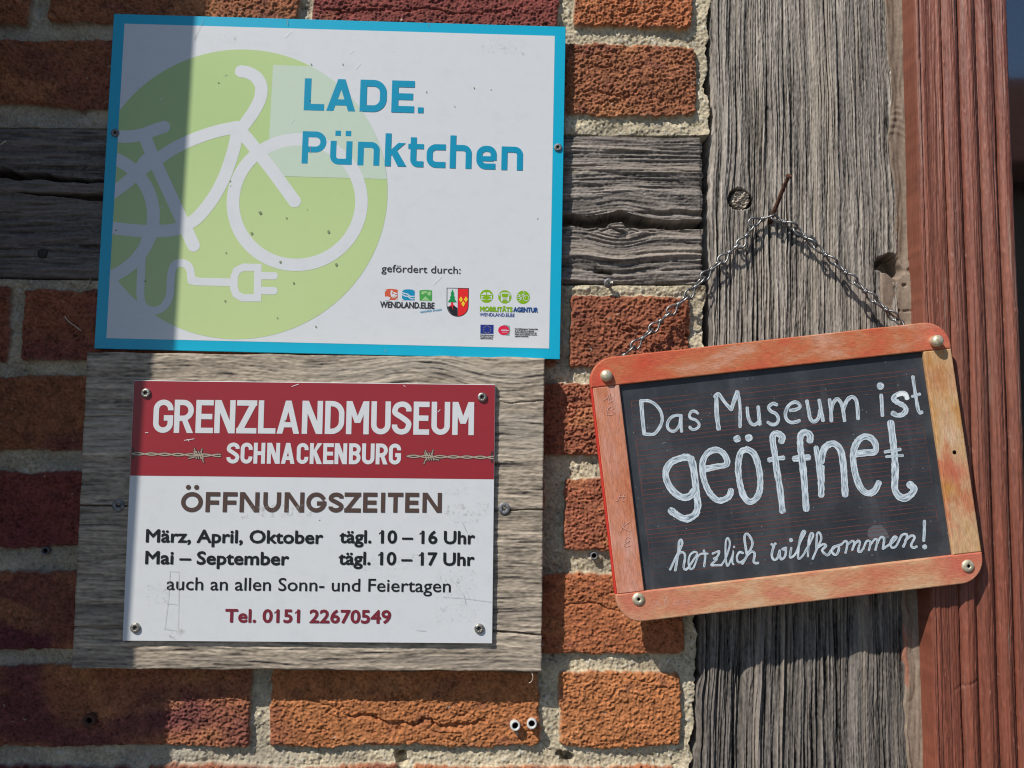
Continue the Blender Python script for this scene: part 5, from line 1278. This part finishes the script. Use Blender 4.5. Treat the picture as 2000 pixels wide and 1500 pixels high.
rail_letters([[ra(*p) for p in q] for q in (
    [(1018, 335), (985, 340), (975, 365), (1000, 370), (1018, 335), (1020, 362), (1035, 360)], [(1065, 350), (1085, 300), (1065, 335), (1062, 360), (1085, 355), (1085, 335)], [(1165, 335), (1145, 330), (1125, 355), (1150, 360), (1172, 348)], [(1235, 330), (1212, 332), (1205, 352), (1228, 352), (1240, 330)])], 0.42)

def rivet(px, py, kind):
    u, v = T(px, py); c = (u/1000, 0, v/1000)
    if kind == 'dome': prof = [(4.9, -0.3), (5.0, 0.9), (4.8, 2.2), (4.1, 3.5), (2.8, 4.4), (1.3, 4.8), (0, 4.9)]
    elif kind == 'stud': prof = [(4.6, -0.3), (4.7, 2.6), (4.9, 4.4), (4.5, 6.2), (3.2, 7.4), (1.5, 7.9), (0, 8.0)]
    else: prof = [(5.1, -0.3), (5.1, 0.5), (4.6, 1.1), (3.4, 1.7), (2.2, 1.9), (1.3, 1.6), (1.05, 0.2), (0, 0.0)]
    o = lathe('rivet', prof, [M['rivet'], M['dark']], sl, 28, c)
    if kind == 'eyelet':
        for p in o.data.polygons:
            if math.hypot(p.center.x-c[0], p.center.z-c[2]) < 0.00125: p.material_index = 1
    return o
rivet(1184, 734, 'dome')['label'] = 'round brass-coloured rivet, upper left corner'
rivet(1825, 667, 'stud')['label'] = 'tall brass-coloured stud, upper right corner'
rivet(1890, 1105.5, 'eyelet')['label'] = 'pale eyelet rivet, lower right corner'
rivet(1247, 1170, 'eyelet')['label'] = 'pale eyelet rivet, lower left corner'
u, v = T(1864, 883); lathe('hole', [(1.6, 0.0), (1.5, 0.06), (0, 0.07)], M['dark'], sl, 16, (u/1000, 0, v/1000))

# ================================================================== 5. nail and chain
n0 = at(1503, 438, 0.004); n1 = at(1507, 424, -0.004); n2 = at(1518, 398, -0.012); n3 = at(1530, 368, -0.022); n4 = at(1540, 345, -0.030)
nl = thing('rusty_nail', tuple(n0), 'long bent rusty nail sticking out of the grey post, holding the chain', 'nail')
bm = bmesh.new(); pts = smooth_line([n0, n1, n2, n3, n4], 8)
tube(bm, [Vector(p)-Vector(n0) for p in pts], [0.0021 - 0.0006*i/len(pts) for i in range(len(pts))], 10)
from_bm('shank', bm, M['rust'], nl, True)
dv = (Vector(n4)-Vector(n3)).normalized(); e1 = dv.cross(Vector((0, 0, 1))).normalized(); e2 = dv.cross(e1)
bm = bmesh.new(); c = Vector(n4)-Vector(n0)
tube(bm, [c-dv*.0012, c+dv*.0002, c+dv*.0014], [0.0016, 0.0029, 0.0024], 12)
from_bm('head', bm, M['rust'], nl, False)

ch = thing('wire_chain', tuple(at(1508, 424, -0.005)), 'thin silver knotted-wire chain looped over the rusty nail, holding up the slate', 'chain')
CO = Vector(ch.location)
def link_mesh():
    """One link: two teardrop loops of wire, a quarter turn apart, tied by a coil in the middle."""
    bm = bmesh.new(); r = 0.00095
    def loop(sgn, rot):
        base_ = [(1.2, .3), (3.3, 1.9), (6.2, 3.4), (9.2, 3.6), (11.5, 2.3), (12.3, 0), (11.5, -2.3), (9.2, -3.6), (6.2, -3.4), (3.3, -1.9), (1.2, -.3)]
        p = smooth_line(base_, 4)
        return [Vector((sgn*q[0]/1000, q[1]/1000*math.cos(rot), q[1]/1000*math.sin(rot))) for q in p]
    tube(bm, loop(1, 0.0), r, 7); tube(bm, loop(-1, math.radians(78)), r, 7)
    coil = [Vector(((1.5-3.0*i/30)/1000, 1.55/1000*math.cos(i*2*math.pi/12), 1.55/1000*math.sin(i*2*math.pi/12))) for i in range(31)]
    tube(bm, coil, r, 7)
    me = bpy.data.meshes.new('link'); bm.to_mesh(me); bm.free(); me.materials.append(M['wire_metal'])
    me.polygons.foreach_set('use_smooth', [True]*len(me.polygons)); return me
LM = link_mesh()
def chain_run(pts, first, spacing, roll0, rolls=()):
    P_ = [Vector(tuple(p)) for p in pts]; seg = [(P_[i+1]-P_[i]).length for i in range(len(P_)-1)]; tot = sum(seg); s = first; k_ = 0
    while s < tot:
        q = s; i = 0
        while q > seg[i] and i < len(seg)-1: q -= seg[i]; i += 1
        d = (P_[i+1]-P_[i]).normalized(); pos = P_[i] + d*q
        yv = Vector((0, -1, 0)); zv = d.cross(yv).normalized(); yv = zv.cross(d)       # yv to the viewer, zv in the wall plane
        m = Matrix((d, zv, -yv)).transposed().to_4x4()
        roll = roll0 + (rolls[k_] if k_ < len(rolls) else random.uniform(-14, 14))
        o = bpy.data.objects.new('link', LM); C.objects.link(o); o.parent = ch
        o.matrix_local = Matrix.Translation(pos - CO) @ m @ Matrix.Rotation(math.radians(roll), 4, 'X')
        s += spacing*random.uniform(.985, 1.015); k_ += 1
lp = [at(1509, 421, -0.006), at(1480, 431, -0.006), at(1455, 465, -0.006), at(1420, 498, -0.006), at(1376, 540, -0.0065), at(1344, 577, -0.008), at(1308, 610, -0.009), at(1275, 642, -0.009), at(1238, 677, -0.010), at(1205, 708, -0.011)]
chain_run(lp, 0.0095, 0.0215, 8)
rp = [at(1509, 424, -0.0075), at(1545, 440, -0.008), at(1593, 481, -0.010), at(1632, 514, -0.011), at(1671, 551, -0.013), at(1709, 586, -0.015), at(1748, 620, -0.017), at(1775, 648, -0.019)]
chain_run(rp, 0.0105, 0.0228, 62)

# ================================================================== 6. small things in the wall
def wall_thing(name, label, cat, px, py, y, parts, group=None, tilt=0.0, turn=0.0):
    p = at(px, py, y); t = thing(name, tuple(p), label, cat, group)
    t.rotation_euler = (tilt, 0, turn)
    for nm, prof, m in parts: lathe(nm, prof, M[m], t, 22)
    return t
wall_thing('wall_plug', 'white plastic wall plug in the orange brick, the one farther from the joint', 'wall plug', 1006.5, 1417.5, -0.0045, [('tube', [(4.0, -8), (4.2, 0.5), (4.0, 1.2), (2.9, 1.2), (2.6, 0.8), (2.5, -4)], 'plastic'), ('bore', [(2.55, -3.0), (0, -3.0)], 'dark')], 'white wall plugs in the brick', -0.12, 0.10)
wall_thing('wall_plug', 'white plastic wall plug at the right end of the orange brick, nearest the joint', 'wall plug', 1038.8, 1413.5, -0.0045, [('tube', [(4.0, -8), (4.2, 0.5), (4.0, 1.2), (2.9, 1.2), (2.6, 0.8), (2.5, -4)], 'plastic'), ('bore', [(2.55, -3.0), (0, -3.0)], 'dark')], 'white wall plugs in the brick', -0.14, -0.08)
wall_thing('wall_plug', 'dark plastic wall plug in the mortar beside the left edge of the slate', 'wall plug', 1160.5, 1085.5, 0.001, [('tube', [(3.0, -8), (3.1, 0.4), (2.9, 0.8), (2.2, 0.8), (2.0, 0.3), (1.95, -4)], 'gplastic'), ('bore', [(2.0, -2.0), (0, -2.0)], 'dark')])
wall_thing('wall_plug', 'grey plastic wall plug in the shaded mortar left of the wooden board', 'wall plug', 88.5, 1075.5, 0.002, [('tube', [(3.2, -8), (3.3, 0.4), (3.1, 0.8), (2.4, 0.8), (2.2, 0.3), (2.1, -4)], 'gplastic'), ('bore', [(2.15, -2.0), (0, -2.0)], 'dark')])
wall_thing('wall_plug', 'brown plug deep in a drilled hole of the shaded brick below the wooden board', 'wall plug', 173, 1408, -0.0035, [('tube', [(5.2, -6), (5.2, 0.6), (4.6, 1.2), (3.4, 0.6), (2.4, -0.4), (2.2, -4)], 'brownplug'), ('bore', [(2.3, -2.5), (0, -2.5)], 'dark')])
nb1 = wall_thing('nail_head', 'grey ribbed nail head at the lower edge of the beam, right of the blue sign', 'nail', 1188.5, 553, -0.003, [('head', [(4.1, -0.8), (4.3, 0.3), (3.7, 1.3), (2.4, 1.8), (1.0, 2.0), (0, 2.0)], 'zinc'), ('shank', [(1.3, -8), (1.3, -0.7)], 'rust')], None, 0.25, 0.1)
bm = bmesh.new()
for q in range(14):
    a = 2*math.pi*q/14; tube(bm, [Vector((r_/1000*math.cos(a+.25*r_), -(2.35-.045*r_*r_)/1000, r_/1000*math.sin(a+.25*r_))) for r_ in (1.2, 2.0, 2.8, 3.6)], 0.00022, 5)
from_bm('ribs', bm, M['screw'], nb1)
wall_thing('nail_head', 'dark round nail head in the shaded beam left of the blue sign', 'nail', 83, 495, 0.0005, [('head', [(4.0, -1.5), (4.2, 0.2), (3.6, 0.9), (2.0, 1.1), (0, 1.15)], 'recess')])

def strand(name, label, cat, pts, r, y, m='straw'):
    p = [Vector(tuple(at(a, b, y + dy))) for a, b, dy in pts]; t = thing(name, tuple(p[0]), label, cat)
    bm = bmesh.new(); tube(bm, [Vector(tuple(q))-p[0] for q in smooth_line([tuple(q) for q in p], 5)], r, 6)
    from_bm('stalk', bm, M[m], t, True)
strand('straw', 'short pale straw stuck on the shaded beam at the left edge', 'straw', [(-6, 287, 0), (3, 281, -0.003), (12, 275, -0.004)], 0.0006, -0.001)
strand('straw', 'pale bent straw on the shaded brick left of the blue sign', 'straw', [(126, 617, 0), (134, 628, -0.002), (147, 637, -0.002), (159, 647, 0)], 0.0004, -0.003)
strand('straw', 'small curved pale straw hanging on the lower corner of the wooden board', 'straw', [(1038, 1313, 0), (1041, 1322, -0.001), (1038, 1331, 0), (1033, 1334, 0)], 0.00028, -0.017)
strand('straw', 'tiny curled pale straw on the mortar under the beam, left of the blue sign', 'straw', [(161, 563, 0), (168, 560, -0.001), (172, 553, -0.001), (177, 545, 0)], 0.0003, -0.001)
